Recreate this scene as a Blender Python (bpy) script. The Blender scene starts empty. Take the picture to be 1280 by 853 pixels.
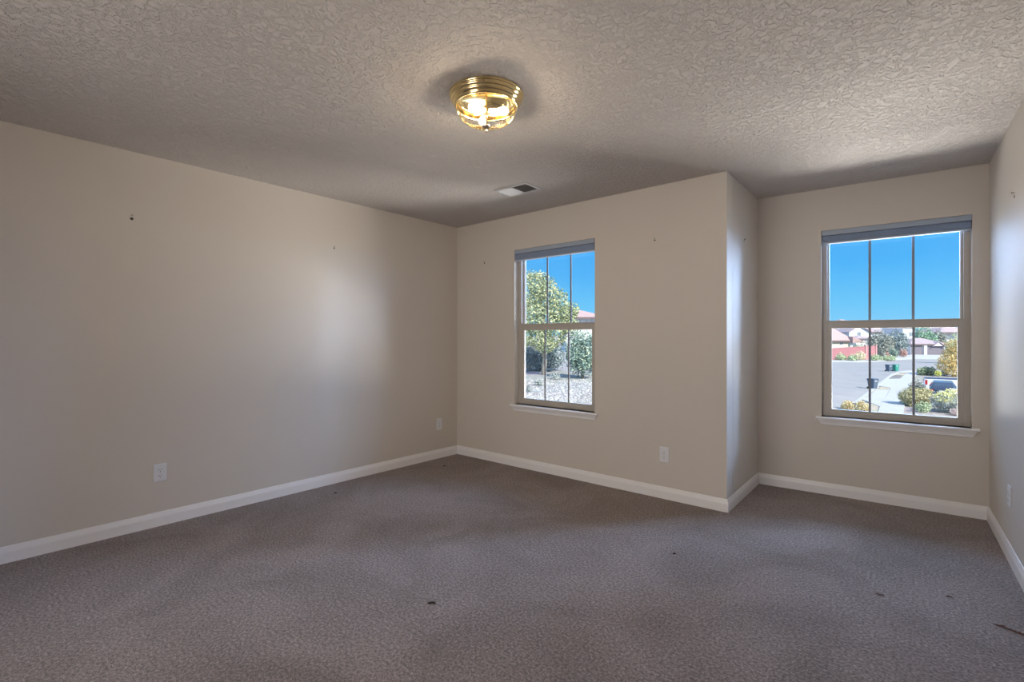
import bpy, bmesh, random
import numpy as np
from math import *
from mathutils import Vector, Matrix

S = bpy.context.scene
COL = S.collection
random.seed(7)
RNG = np.random.default_rng(11)

# ------------------------------------------------------------------ camera
YAW = radians(39.8)
FPX = 600.0
HOR = 424.05          # horizon row of the 1280 x 853 frame
CZ = 1.238            # eye height above the carpet
FW = Vector((-sin(YAW), cos(YAW), 0)); RT = Vector((cos(YAW), sin(YAW), 0))
cam = bpy.data.cameras.new('camera'); cam_o = bpy.data.objects.new('camera', cam); COL.objects.link(cam_o)
cam.sensor_width = 36; cam.lens = 36 * FPX / 1280; cam.shift_y = (HOR - 426.5) / 1280
cam.clip_start = 0.02; cam.clip_end = 2000
cam_o.location = (0, 0, CZ); cam_o.rotation_euler = (pi / 2, 0, YAW)
S.camera = cam_o

# ------------------------------------------------------------------ light and exposure
S.view_settings.view_transform = 'Standard'; S.view_settings.look = 'None'
S.view_settings.gamma = 1; S.view_settings.use_curve_mapping = False
S.view_settings.exposure = 0.06
S.cycles.transparent_max_bounces = 24
S.cycles.max_bounces = 14
S.cycles.diffuse_bounces = 7
S.cycles.sample_clamp_indirect = 8
BULB = 8.0           # watts of each of the three lamp bulbs
BULB_COL = (1.0, 0.80, 0.55)
EAST_FILL = 300.0       # watts of fill panel added outside each window, sun side
SKY_FILL = 190.0        # watts of fill panel added for skylight ahead
SKY_COL = (0.40, 0.60, 1.0)
GROUND_FILL = 130.0      # watts of fill panel added low down for ground bounce
GROUND_COL = (1.0, 0.95, 0.90)
HALL_FILL = 64.0        # watts of fill lamp added behind the camera, beyond an added doorway
HALL_COL = (0.98, 0.96, 0.95)

world = bpy.data.worlds.new('sky'); S.world = world; world.use_nodes = True
wn = world.node_tree.nodes; wl = world.node_tree.links
wn.clear()
tc = wn.new('ShaderNodeTexCoord'); sx = wn.new('ShaderNodeSeparateXYZ'); rp = wn.new('ShaderNodeValToRGB')
bg = wn.new('ShaderNodeBackground'); wo = wn.new('ShaderNodeOutputWorld')
wl.new(tc.outputs['Generated'], sx.inputs[0]); wl.new(sx.outputs['Z'], rp.inputs[0])
wl.new(rp.outputs[0], bg.inputs[0]); wl.new(bg.outputs[0], wo.inputs[0])
el = rp.color_ramp.elements
el[0].position = 0.0; el[0].color = (0.30, 0.68, 1.0, 1)
el[1].position = 1.0; el[1].color = (0.045, 0.20, 0.70, 1)
for p, c in ((0.06, (0.17, 0.60, 1.0)), (0.13, (0.085, 0.47, 0.98)), (0.24, (0.065, 0.40, 0.95))):
    e = el.new(p); e.color = (*c, 1)
bg.inputs['Strength'].default_value = 1.0

sun = bpy.data.lights.new('sun', 'SUN'); sun.energy = 7.6; sun.color = (1.0, 0.95, 0.87); sun.angle = radians(0.6)
skyfill = bpy.data.lights.new('sky_fill_sun', 'SUN'); skyfill.energy = 1.5; skyfill.color = (0.72, 0.86, 1.0); skyfill.angle = radians(170)  # very wide sun lamp added to lift the shade outdoors
skyfill_o = bpy.data.objects.new('sky_fill_sun', skyfill); COL.objects.link(skyfill_o); skyfill_o.location = (0, 10, 30)
sun_o = bpy.data.objects.new('sun', sun); COL.objects.link(sun_o)
sun_o.location = (20, -10, 20)
sun_o.rotation_euler = Vector((-0.80, 0.38, -0.72)).to_track_quat('-Z', 'Y').to_euler()

# ------------------------------------------------------------------ room plan (metres, camera stands at x = y = 0)
HT = 2.44
PL = (-3.8785, -1.0); PA = (-3.778, 3.609); PB = (-1.017, 3.621); PC = (-1.017, 4.518); PD = (0.406, 4.607); PR = (0.533, -1.0)
WT = 0.15
W1 = dict(u0=0.800, u1=1.689, z0=0.604, z1=2.105)
W2 = dict(u0=0.460, u1=1.341, z0=0.618, z1=2.105)


def frame(P, Q):
    """Frame of a wall seen from the room: x runs from P to Q, y points out of the room, z up."""
    t = (Vector((*Q, 0)) - Vector((*P, 0))); L = t.length; t.normalize()
    n = Vector((-t.y, t.x, 0))
    M = Matrix((( t.x, n.x, 0, P[0]), (t.y, n.y, 0, P[1]), (0, 0, 1, 0), (0, 0, 0, 1)))
    return M, L


F_L, L_L = frame(PL, PA); F_B, L_B = frame(PA, PB); F_S, L_S = frame(PB, PC)
F_A, L_A = frame(PC, PD); F_R, L_R = frame(PD, PR); F_Z, L_Z = frame(PR, PL)

# area panels added outside each window as fill: sunward sky, sky ahead, ground below
for FR, Wn, nm in ((F_B, W1, 'back'), (F_A, W2, 'alcove')):
    uc = (Wn['u0'] + Wn['u1']) / 2
    for sfx, en, cl, (du, ds, dz), (wx, wy) in (('east_sky_fill', EAST_FILL * (4.2 if nm == 'alcove' else 0.85), SKY_COL, (2.6, 2.1, 2.5), (2.2, 1.6)),
                                                ('open_sky_fill', SKY_FILL * (0.48 if nm == 'alcove' else 0.7), SKY_COL, (-0.3, 1.6, 2.55), (3.0, 1.6)),
                                                ('ground_bounce_fill', GROUND_FILL * (5.2 if nm == 'alcove' else 1.0), GROUND_COL, (0.6 if nm == 'alcove' else -0.2, 1.7, -0.3), (3.0 if nm == 'alcove' else 2.2, 1.8))):
        a = bpy.data.lights.new('%s_%s' % (sfx, nm), 'AREA'); a.shape = 'RECTANGLE'
        a.size = wx; a.size_y = wy; a.energy = en; a.color = cl
        ao = bpy.data.objects.new(a.name, a); COL.objects.link(ao)
        p = FR @ Vector((uc + du, ds, dz)); q = FR @ Vector((uc, 0, 1.36))
        ao.location = p; ao.rotation_euler = (q - p).to_track_quat('-Z', 'Y').to_euler()

hl = bpy.data.lights.new('hall_fill_light', 'AREA'); hl.shape = 'RECTANGLE'; hl.size = 1.5; hl.size_y = 1.9  # unseen fill lamp added in the hall stub
hl.energy = HALL_FILL; hl.color = HALL_COL
hlo = bpy.data.objects.new('hall_fill_light', hl); COL.objects.link(hlo)
hlo.location = (-1.6, -2.45, 1.15); hlo.rotation_euler = Vector((-0.05, 1, 0.0)).to_track_quat('-Z', 'Y').to_euler()


# ------------------------------------------------------------------ materials
def mat(name):
    m = bpy.data.materials.new(name); m.use_nodes = True
    nt = m.node_tree; b = nt.nodes['Principled BSDF']
    return m, nt, b


def N(nt, kind, **kw):
    n = nt.nodes.new('ShaderNode' + kind)
    for k, v in kw.items():
        if k in n.inputs.keys(): n.inputs[k].default_value = v
        else: setattr(n, k, v)
    return n


def coords(nt):
    return N(nt, 'TexCoord').outputs['Object']


def bump_of(nt, b, height, strength, dist):
    bp = N(nt, 'Bump'); bp.inputs['Strength'].default_value = strength; bp.inputs['Distance'].default_value = dist
    nt.links.new(height, bp.inputs['Height']); nt.links.new(bp.outputs[0], b.inputs['Normal'])


def plain(name, col, rough=0.6, metal=0.0, spec=0.5, noise=0.0, nscale=8.0, bump=0.0, bscale=60.0, coat=0.0):
    m, nt, b = mat(name)
    b.inputs['Roughness'].default_value = rough; b.inputs['Metallic'].default_value = metal
    b.inputs['Specular IOR Level'].default_value = spec; b.inputs['Coat Weight'].default_value = coat
    b.inputs['Base Color'].default_value = (*col, 1)
    co = coords(nt)
    nz = N(nt, 'TexNoise'); nz.inputs['Scale'].default_value = nscale; nz.inputs['Detail'].default_value = 4
    nt.links.new(co, nz.inputs['Vector'])
    r = N(nt, 'ValToRGB'); nt.links.new(nz.outputs['Fac'], r.inputs[0])
    lo = [c * (1 - noise) for c in col]; hi = [min(1, c * (1 + noise)) for c in col]
    r.color_ramp.elements[0].position = 0.3; r.color_ramp.elements[0].color = (*lo, 1)
    r.color_ramp.elements[1].position = 0.7; r.color_ramp.elements[1].color = (*hi, 1)
    nt.links.new(r.outputs[0], b.inputs['Base Color'])
    if bump:
        n2 = N(nt, 'TexNoise'); n2.inputs['Scale'].default_value = bscale; n2.inputs['Detail'].default_value = 3
        nt.links.new(co, n2.inputs['Vector']); bump_of(nt, b, n2.outputs['Fac'], bump, 0.01)
    return m


def leaf_mat(name, cols, rough=0.75):
    m, nt, b = mat(name)
    g = N(nt, 'NewGeometry'); r = N(nt, 'ValToRGB'); nt.links.new(g.outputs['Random Per Island'], r.inputs[0])
    cols = [[min(0.85, x * 1.38) for x in c] for c in cols]      # leaf colours lifted to a paler tone
    es = r.color_ramp.elements
    es[0].color = (*cols[0], 1); es[1].color = (*cols[-1], 1)
    for i, c in enumerate(cols[1:-1]):
        e = es.new((i + 1) / (len(cols) - 1)); e.color = (*c, 1)
    nt.links.new(r.outputs[0], b.inputs['Base Color']); b.inputs['Roughness'].default_value = rough
    b.inputs['Specular IOR Level'].default_value = 0.25
    return m


def wall_paint(name, col):
    m, nt, b = mat(name)
    b.inputs['Base Color'].default_value = (*col, 1); b.inputs['Roughness'].default_value = 0.62
    b.inputs['Specular IOR Level'].default_value = 0.35
    co = coords(nt)
    n2 = N(nt, 'TexNoise'); n2.inputs['Scale'].default_value = 95; n2.inputs['Detail'].default_value = 3
    nt.links.new(co, n2.inputs['Vector']); bump_of(nt, b, n2.outputs['Fac'], 0.12, 0.004)
    return m


def ceiling_mat():
    """Knock-down drywall texture: flattened splats with crisp edges."""
    m, nt, b = mat('knockdown_ceiling')
    b.inputs['Base Color'].default_value = (0.61, 0.565, 0.53, 1); b.inputs['Roughness'].default_value = 0.8
    b.inputs['Specular IOR Level'].default_value = 0.2
    co = coords(nt)
    w = N(nt, 'TexNoise'); w.inputs['Scale'].default_value = 30; w.inputs['Detail'].default_value = 3
    nt.links.new(co, w.inputs['Vector'])
    mx = N(nt, 'MixRGB', blend_type='LINEAR_LIGHT'); mx.inputs[0].default_value = 0.02
    nt.links.new(co, mx.inputs[1]); nt.links.new(w.outputs['Color'], mx.inputs[2])
    n1 = N(nt, 'TexNoise'); n1.inputs['Scale'].default_value = 40; n1.inputs['Detail'].default_value = 4; n1.inputs['Roughness'].default_value = 0.55
    nt.links.new(mx.outputs[0], n1.inputs['Vector'])
    r = N(nt, 'ValToRGB'); nt.links.new(n1.outputs['Fac'], r.inputs[0])
    r.color_ramp.elements[0].position = 0.43; r.color_ramp.elements[1].position = 0.56
    n2 = N(nt, 'TexNoise'); n2.inputs['Scale'].default_value = 150; n2.inputs['Detail'].default_value = 2
    nt.links.new(co, n2.inputs['Vector'])
    ad = N(nt, 'Math', operation='MULTIPLY_ADD'); ad.inputs[1].default_value = 0.25
    nt.links.new(n2.outputs['Fac'], ad.inputs[0]); nt.links.new(r.outputs[0], ad.inputs[2])
    bump_of(nt, b, ad.outputs[0], 0.85, 0.0098)
    return m


def carpet_mat():
    m, nt, b = mat('heather_carpet')
    b.inputs['Roughness'].default_value = 0.95; b.inputs['Specular IOR Level'].default_value = 0.1
    b.inputs['Sheen Weight'].default_value = 0.15; b.inputs['Sheen Roughness'].default_value = 0.6
    co = coords(nt)
    fib = N(nt, 'TexNoise'); fib.inputs['Scale'].default_value = 82; fib.inputs['Detail'].default_value = 5; fib.inputs['Roughness'].default_value = 0.92
    nt.links.new(co, fib.inputs['Vector'])
    r = N(nt, 'ValToRGB'); nt.links.new(fib.outputs['Fac'], r.inputs[0])
    es = r.color_ramp.elements
    es[0].position = 0.36; es[0].color = (0.075, 0.078, 0.072, 1); es[1].position = 0.66; es[1].color = (0.64, 0.54, 0.51, 1)
    e = es.new(0.5); e.color = (0.27, 0.22, 0.20, 1)
    # brushed and trodden pile: broad soft patches that lie differently
    big = N(nt, 'TexNoise'); big.inputs['Scale'].default_value = 1.5; big.inputs['Detail'].default_value = 4; big.inputs['Roughness'].default_value = 0.62
    big.inputs['Distortion'].default_value = 0.7
    nt.links.new(co, big.inputs['Vector'])
    r2 = N(nt, 'ValToRGB'); nt.links.new(big.outputs['Fac'], r2.inputs[0])
    r2.color_ramp.elements[0].position = 0.34; r2.color_ramp.elements[0].color = (0.76, 0.745, 0.73, 1)
    r2.color_ramp.elements[1].position = 0.62; r2.color_ramp.elements[1].color = (1.06, 1.05, 1.06, 1)
    mu = N(nt, 'MixRGB', blend_type='MULTIPLY'); mu.inputs[0].default_value = 1
    nt.links.new(r.outputs[0], mu.inputs[1]); nt.links.new(r2.outputs[0], mu.inputs[2])
    nt.links.new(mu.outputs[0], b.inputs['Base Color'])
    v = N(nt, 'TexVoronoi'); v.inputs['Scale'].default_value = 170
    nt.links.new(co, v.inputs['Vector'])
    ad = N(nt, 'Math', operation='ADD'); nt.links.new(v.outputs['Distance'], ad.inputs[0]); nt.links.new(fib.outputs['Fac'], ad.inputs[1])
    bump_of(nt, b, ad.outputs[0], 0.6, 0.008)
    return m


def glass_pane_mat():
    m, nt, b = mat('window_glass'); nt.nodes.remove(b)
    tr = N(nt, 'BsdfTransparent'); gl = N(nt, 'BsdfGlossy'); gl.inputs['Roughness'].default_value = 0.0
    tr.inputs[0].default_value = (0.97, 0.985, 0.98, 1)
    fr = N(nt, 'Fresnel'); fr.inputs['IOR'].default_value = 1.35
    mx = N(nt, 'MixShader'); out = nt.nodes['Material Output']
    nt.links.new(fr.outputs[0], mx.inputs[0]); nt.links.new(tr.outputs[0], mx.inputs[1]); nt.links.new(gl.outputs[0], mx.inputs[2])
    nt.links.new(mx.outputs[0], out.inputs['Surface'])
    return m


def lamp_glass_mat():
    m, nt, b = mat('ribbed_lamp_glass'); nt.nodes.remove(b)
    tr = N(nt, 'BsdfTransparent'); gl = N(nt, 'BsdfGlossy'); gl.inputs['Roughness'].default_value = 0.03
    tl = N(nt, 'BsdfTranslucent'); tl.inputs[0].default_value = (0.9, 0.92, 0.95, 1)
    tr.inputs[0].default_value = (0.93, 0.94, 0.95, 1)
    lw = N(nt, 'LayerWeight'); lw.inputs['Blend'].default_value = 0.16
    mx = N(nt, 'MixShader'); mx2 = N(nt, 'MixShader'); mx2.inputs[0].default_value = 0.0015
    out = nt.nodes['Material Output']
    nt.links.new(lw.outputs['Fresnel'], mx.inputs[0]); nt.links.new(tr.outputs[0], mx.inputs[1]); nt.links.new(gl.outputs[0], mx.inputs[2])
    nt.links.new(mx.outputs[0], mx2.inputs[1]); nt.links.new(tl.outputs[0], mx2.inputs[2])
    nt.links.new(mx2.outputs[0], out.inputs['Surface'])
    return m


def emit_mat(name, col, s):
    m, nt, b = mat(name)
    b.inputs['Base Color'].default_value = (*col, 1)
    b.inputs['Emission Color'].default_value = (*col, 1); b.inputs['Emission Strength'].default_value = s
    return m


def gravel_mat(name, cols, scale):
    m, nt, b = mat(name); co = coords(nt)
    b.inputs['Roughness'].default_value = 0.9; b.inputs['Specular IOR Level'].default_value = 0.15
    v = N(nt, 'TexVoronoi'); v.inputs['Scale'].default_value = scale; nt.links.new(co, v.inputs['Vector'])
    sp = N(nt, 'SeparateXYZ'); nt.links.new(v.outputs['Color'], sp.inputs[0])
    r = N(nt, 'ValToRGB'); nt.links.new(sp.outputs[0], r.inputs[0]); es = r.color_ramp.elements
    es[0].color = (*cols[0], 1); es[1].color = (*cols[-1], 1)
    for i, c in enumerate(cols[1:-1]):
        e = es.new((i + 1) / (len(cols) - 1)); e.color = (*c, 1)
    n = N(nt, 'TexNoise'); n.inputs['Scale'].default_value = 0.35; nt.links.new(co, n.inputs['Vector'])
    mu = N(nt, 'MixRGB', blend_type='MULTIPLY'); mu.inputs[0].default_value = 0.35
    nt.links.new(r.outputs[0], mu.inputs[1]); nt.links.new(n.outputs['Color'], mu.inputs[2])
    nt.links.new(mu.outputs[0], b.inputs['Base Color'])
    bump_of(nt, b, v.outputs['Distance'], 0.6, 0.05)
    return m


def tile_roof_mat(name, col):
    m, nt, b = mat(name); co = coords(nt)
    b.inputs['Roughness'].default_value = 0.85
    w = N(nt, 'TexWave', wave_type='BANDS', bands_direction='X'); w.inputs['Scale'].default_value = 4.0; w.inputs['Distortion'].default_value = 0.4
    nt.links.new(co, w.inputs['Vector'])
    n = N(nt, 'TexNoise'); n.inputs['Scale'].default_value = 3; nt.links.new(co, n.inputs['Vector'])
    r = N(nt, 'ValToRGB'); nt.links.new(n.outputs['Fac'], r.inputs[0])
    r.color_ramp.elements[0].color = (*[c * .88 for c in col], 1); r.color_ramp.elements[1].color = (*[min(1, c * 1.1) for c in col], 1)
    nt.links.new(r.outputs[0], b.inputs['Base Color']); bump_of(nt, b, w.outputs['Fac'], 0.5, 0.05)
    return m


M_WALL = wall_paint('beige_wall_paint', (0.64, 0.587, 0.525))
M_CEIL = ceiling_mat(); M_CARPET = carpet_mat()
M_TRIM = plain('white_trim_paint', (0.85, 0.83, 0.82), 0.35, noise=0.01, bump=0.02)
M_VINYL = plain('almond_vinyl', (0.46, 0.42, 0.37), 0.42, noise=0.01)
M_MUNTIN = plain('grey_grille_bar', (0.22, 0.24, 0.28), 0.5, noise=0.02)
M_GLASS = glass_pane_mat(); M_LGLASS = lamp_glass_mat()
M_BRASS = plain('polished_brass', (0.88, 0.70, 0.36), 0.08, metal=1.0, noise=0.02)
M_NICKEL = plain('finial_metal', (0.52, 0.42, 0.34), 0.3, metal=1.0, noise=0.03)
def frosted_bulb_mat():
    m, nt, b = mat('lit_frosted_bulb'); nt.nodes.remove(b)
    tr = N(nt, 'BsdfTransparent'); em = N(nt, 'Emission'); em.inputs[0].default_value = (1.0, 0.90, 0.70, 1); em.inputs[1].default_value = 7.0
    mx = N(nt, 'MixShader'); mx.inputs[0].default_value = 0.4
    nt.links.new(tr.outputs[0], mx.inputs[1]); nt.links.new(em.outputs[0], mx.inputs[2]); nt.links.new(mx.outputs[0], nt.nodes['Material Output'].inputs['Surface'])
    return m


M_BULB = frosted_bulb_mat()
M_SOCKET = plain('bulb_socket', (0.75, 0.7, 0.6), 0.5)
M_BLIND = plain('blue_grey_shade_fabric', (0.30, 0.37, 0.50), 0.8, noise=0.03, nscale=40, bump=0.1, bscale=300)
M_BLIND_RAIL = plain('blue_grey_rail', (0.34, 0.40, 0.49), 0.45, noise=0.02)
M_PLATE = plain('outlet_plastic', (0.74, 0.74, 0.76), 0.35, noise=0.01)
M_SLOT = plain('outlet_slot', (0.03, 0.03, 0.03), 0.6)
M_VENT = plain('vent_enamel', (0.52, 0.51, 0.51), 0.4, noise=0.01)
M_DARK = plain('duct_dark', (0.035, 0.034, 0.033), 0.8)
M_STEEL = plain('screw_steel', (0.42, 0.40, 0.37), 0.35, metal=0.8)
M_LINT = plain('dark_lint', (0.03, 0.026, 0.024), 0.9, noise=0.3)
M_REDBROWN = plain('reddish_brown_mark', (0.13, 0.06, 0.045), 0.8, noise=0.3, nscale=40)
M_STUCCO_OUT = plain('tan_stucco', (0.5, 0.44, 0.36), 0.9, noise=0.03)


# ------------------------------------------------------------------ mesh helpers
class MB:
    def __init__(self): self.v = []; self.f = []; self.m = []
    def add(self, vs, fs, mi=0):
        k = len(self.v); self.v += [tuple(p) for p in vs]
        self.f += [tuple(i + k for i in f) for f in fs]; self.m += [mi] * len(fs)
    def box(self, x0, x1, y0, y1, z0, z1, mi=0, M=None):
        p = [(x, y, z) for z in (z0, z1) for y in (y0, y1) for x in (x0, x1)]
        if M: p = [tuple(M @ Vector(q)) for q in p]
        self.add(p, [(0, 2, 3, 1), (4, 5, 7, 6), (0, 1, 5, 4), (2, 6, 7, 3), (0, 4, 6, 2), (1, 3, 7, 5)], mi)
    def prism(self, prof, u0, u1, axis='x', mi=0, skew=None):
        """Extrude a closed 2-D profile along an axis; skew(u_end, p) may shift the end vertices."""
        n = len(prof); vs = []
        for e, u in enumerate((u0, u1)):
            for a, b in prof:
                uu = u + (skew(e, a, b) if skew else 0)
                vs.append({'x': (uu, a, b), 'y': (a, uu, b), 'z': (a, b, uu)}[axis])
        fs = [tuple(range(n - 1, -1, -1)), tuple(range(n, 2 * n))]
        fs += [(i, (i + 1) % n, n + (i + 1) % n, n + i) for i in range(n)]
        self.add(vs, fs, mi)
    def lathe(self, prof, n=48, M=None, rib=None, mi=0, cx=0, cy=0):
        """Revolve (r, z) points round z."""
        vs = []; k = len(prof)
        for i in range(n):
            a = 2 * pi * i / n
            for r, z in prof:
                rr = r + (rib(i, r, z) if rib else 0)
                vs.append((cx + rr * cos(a), cy + rr * sin(a), z))
        if M: vs = [tuple(M @ Vector(q)) for q in vs]
        fs = [(i * k + j, ((i + 1) % n) * k + j, ((i + 1) % n) * k + j + 1, i * k + j + 1) for i in range(n) for j in range(k - 1)]
        self.add(vs, fs, mi)
    def tube(self, pts, rad, n=8, mi=0, cap=True):
        pts = [Vector(p) for p in pts]; rad = rad if isinstance(rad, (list, tuple)) else [rad] * len(pts)
        vs = []
        for i, p in enumerate(pts):
            t = (pts[min(i + 1, len(pts) - 1)] - pts[max(i - 1, 0)]).normalized()
            a = t.cross(Vector((0.31, 0.17, 0.93)));
            if a.length < 1e-4: a = t.cross(Vector((1, 0, 0)))
            a.normalize(); b = t.cross(a)
            vs += [p + (a * cos(2 * pi * j / n) + b * sin(2 * pi * j / n)) * rad[i] for j in range(n)]
        fs = [(i * n + j, i * n + (j + 1) % n, (i + 1) * n + (j + 1) % n, (i + 1) * n + j) for i in range(len(pts) - 1) for j in range(n)]
        if cap: fs += [tuple(range(n - 1, -1, -1)), tuple(range((len(pts) - 1) * n, len(pts) * n))]
        self.add(vs, fs, mi)
    def build(self, name, mats, parent=None, bevel=0.0, smooth=False, M=None, seg=2):
        me = bpy.data.meshes.new(name); me.from_pydata(self.v, [], self.f); me.validate()
        mats = mats if isinstance(mats, (list, tuple)) else [mats]
        for x in mats: me.materials.append(x)
        if len(mats) > 1 and len(me.polygons) == len(self.m): me.polygons.foreach_set('material_index', self.m)
        bm = bmesh.new(); bm.from_mesh(me); bmesh.ops.recalc_face_normals(bm, faces=bm.faces); bm.to_mesh(me); bm.free()
        if smooth:
            for p in me.polygons: p.use_smooth = True
        o = bpy.data.objects.new(name, me); COL.objects.link(o)
        if parent: o.parent = parent
        if M is not None: o.matrix_world = M
        if bevel:
            b = o.modifiers.new('edge', 'BEVEL'); b.width = bevel; b.segments = seg; b.limit_method = 'ANGLE'
        return o


def empty(name, M):
    o = bpy.data.objects.new(name, None); COL.objects.link(o); o.matrix_world = M; o.empty_display_size = 0.1
    return o


def tag(o, label, cat, group=None, kind=None):
    if label: o['label'] = label
    if cat: o['category'] = cat
    if group: o['group'] = group
    if kind: o['kind'] = kind
    return o


def struct(o, label=None):
    o['kind'] = 'structure'
    if label: o['label'] = label
    return o


def copy_thing(o, M):
    r = o.copy(); COL.objects.link(r); r.matrix_world = M
    for ch in list(o.children):
        c = ch.copy(); COL.objects.link(c); c.parent = r
        for g in list(ch.children):
            d = g.copy(); COL.objects.link(d); d.parent = c
    return r


def T(x, y, z, rz=0): return Matrix.Translation((x, y, z)) @ Matrix.Rotation(rz, 4, 'Z')


# ------------------------------------------------------------------ room shell
def wall(name, FR, u0, u1, hole=None, mats=None):
    b = MB(); z0, z1 = -0.02, HT + 0.02
    if not hole:
        b.box(u0, u1, 0, WT, z0, z1)
    else:
        h = hole
        us = [u0, h['u0'], h['u1'], u1]; zs = [z0, h['z0'], h['z1'], z1]
        for y, flip in ((0, False), (WT, True)):
            for i in range(3):
                for j in range(3):
                    if i == 1 and j == 1: continue
                    b.add([(us[i], y, zs[j]), (us[i + 1], y, zs[j]), (us[i + 1], y, zs[j + 1]), (us[i], y, zs[j + 1])], [(0, 1, 2, 3)])
        ring = [(h['u0'], h['z0']), (h['u1'], h['z0']), (h['u1'], h['z1']), (h['u0'], h['z1'])]
        out = [(u0, z0), (u1, z0), (u1, z1), (u0, z1)]
        for R in (ring, out):
            for i in range(4):
                a, c = R[i], R[(i + 1) % 4]
                b.add([(a[0], 0, a[1]), (c[0], 0, c[1]), (c[0], WT, c[1]), (a[0], WT, a[1])], [(0, 1, 2, 3)])
    o = b.build(name, M_WALL, M=FR)
    # weld the pieces so the wall is one shell
    bm = bmesh.new(); bm.from_mesh(o.data); bmesh.ops.remove_doubles(bm, verts=bm.verts, dist=1e-5)
    bmesh.ops.recalc_face_normals(bm, faces=bm.faces); bm.to_mesh(o.data); bm.free()
    return struct(o)


wall('wall_left', F_L, -WT, L_L)
wall('wall_back', F_B, -WT, L_B, W1)
wall('wall_return', F_S, WT, L_S)
wall('wall_alcove', F_A, -WT, L_A + WT, W2)
wall('wall_right', F_R, 0, L_R)
wall('wall_rear', F_Z, -WT, L_Z + WT, dict(u0=1.35, u1=2.95, z0=-0.0199, z1=2.06))  # doorway added to let the hall fill light in
for nm_, x0_, x1_, y0_, y1_, z0_, z1_, m_ in (('wall_added_hall_left', -2.60, -2.50, -2.7, -1.16, -0.02, HT, M_WALL), ('wall_added_hall_right', -0.80, -0.70, -2.7, -1.16, -0.02, HT, M_WALL),
                                             ('wall_added_hall_end', -2.60, -0.70, -2.8, -2.7, -0.02, HT, M_WALL), ('floor_added_hall', -2.6, -0.7, -2.8, -1.15, -0.2, 0, M_CARPET), ('ceiling_added_hall', -2.6, -0.7, -2.8, -1.15, HT, HT + .2, M_CEIL)):  # unseen hall stub added round the fill lamp
    b_ = MB(); b_.box(x0_, x1_, y0_, y1_, z0_, z1_); struct(b_.build(nm_, m_))


def slab(name, z0, z1, m):
    pts = [(PL[0] - .15, PL[1] - .15), (PA[0] - .15, PA[1] + .15), (PB[0] - .15, PB[1] + .15), (PC[0] - .15, PC[1] + .15), (PD[0] + .15, PD[1] + .15), (PR[0] + .15, PR[1] - .15)]
    b = MB(); b.prism(pts, z0, z1, 'z')
    return struct(b.build(name, m))


slab('floor', -0.2, 0.0, M_CARPET)
slab('ceiling', HT, HT + 0.25, M_CEIL)

BASE = [(0, 0), (-0.0135, 0), (-0.0135, 0.058), (-0.0125, 0.063), (-0.0075, 0.080), (-0.0045, 0.090), (0, 0.091)]


def baseboard(name, FR, u0, u1, e0=0, e1=0):
    """e0/e1: +1 where the run meets an inner corner, -1 where it wraps an outer corner."""
    b = MB()
    b.prism(BASE, u0, u1, 'x', skew=lambda e, a, z: (-a if e == 0 else a) * (e0 if e == 0 else e1))
    return struct(b.build(name, M_TRIM, M=FR))


baseboard('baseboard_left', F_L, 0, L_L, 1, 1)
baseboard('baseboard_back', F_B, 0, L_B, 1, -1)
baseboard('baseboard_return', F_S, 0, L_S, -1, 1)
baseboard('baseboard_alcove', F_A, 0, L_A, 1, 1)
baseboard('baseboard_right', F_R, 0, L_R, 1, 1)
baseboard('baseboard_rear', F_Z, 0, 1.34, 1, 0)
baseboard('baseboard_rear_far', F_Z, 2.96, L_Z, 0, 1)


# ------------------------------------------------------------------ windows: vinyl single-hung, grilles between the panes
def bars(b, x0, x1, z0, z1, w, y0, y1):
    """Rectangular ring of four bars; w = (left, right, bottom, top)."""
    b.box(x0, x0 + w[0], y0, y1, z0, z1); b.box(x1 - w[1], x1, y0, y1, z0, z1)
    b.box(x0 + w[0], x1 - w[1], y0, y1, z0, z0 + w[2]); b.box(x0 + w[0], x1 - w[1], y0, y1, z1 - w[3], z1)


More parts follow.
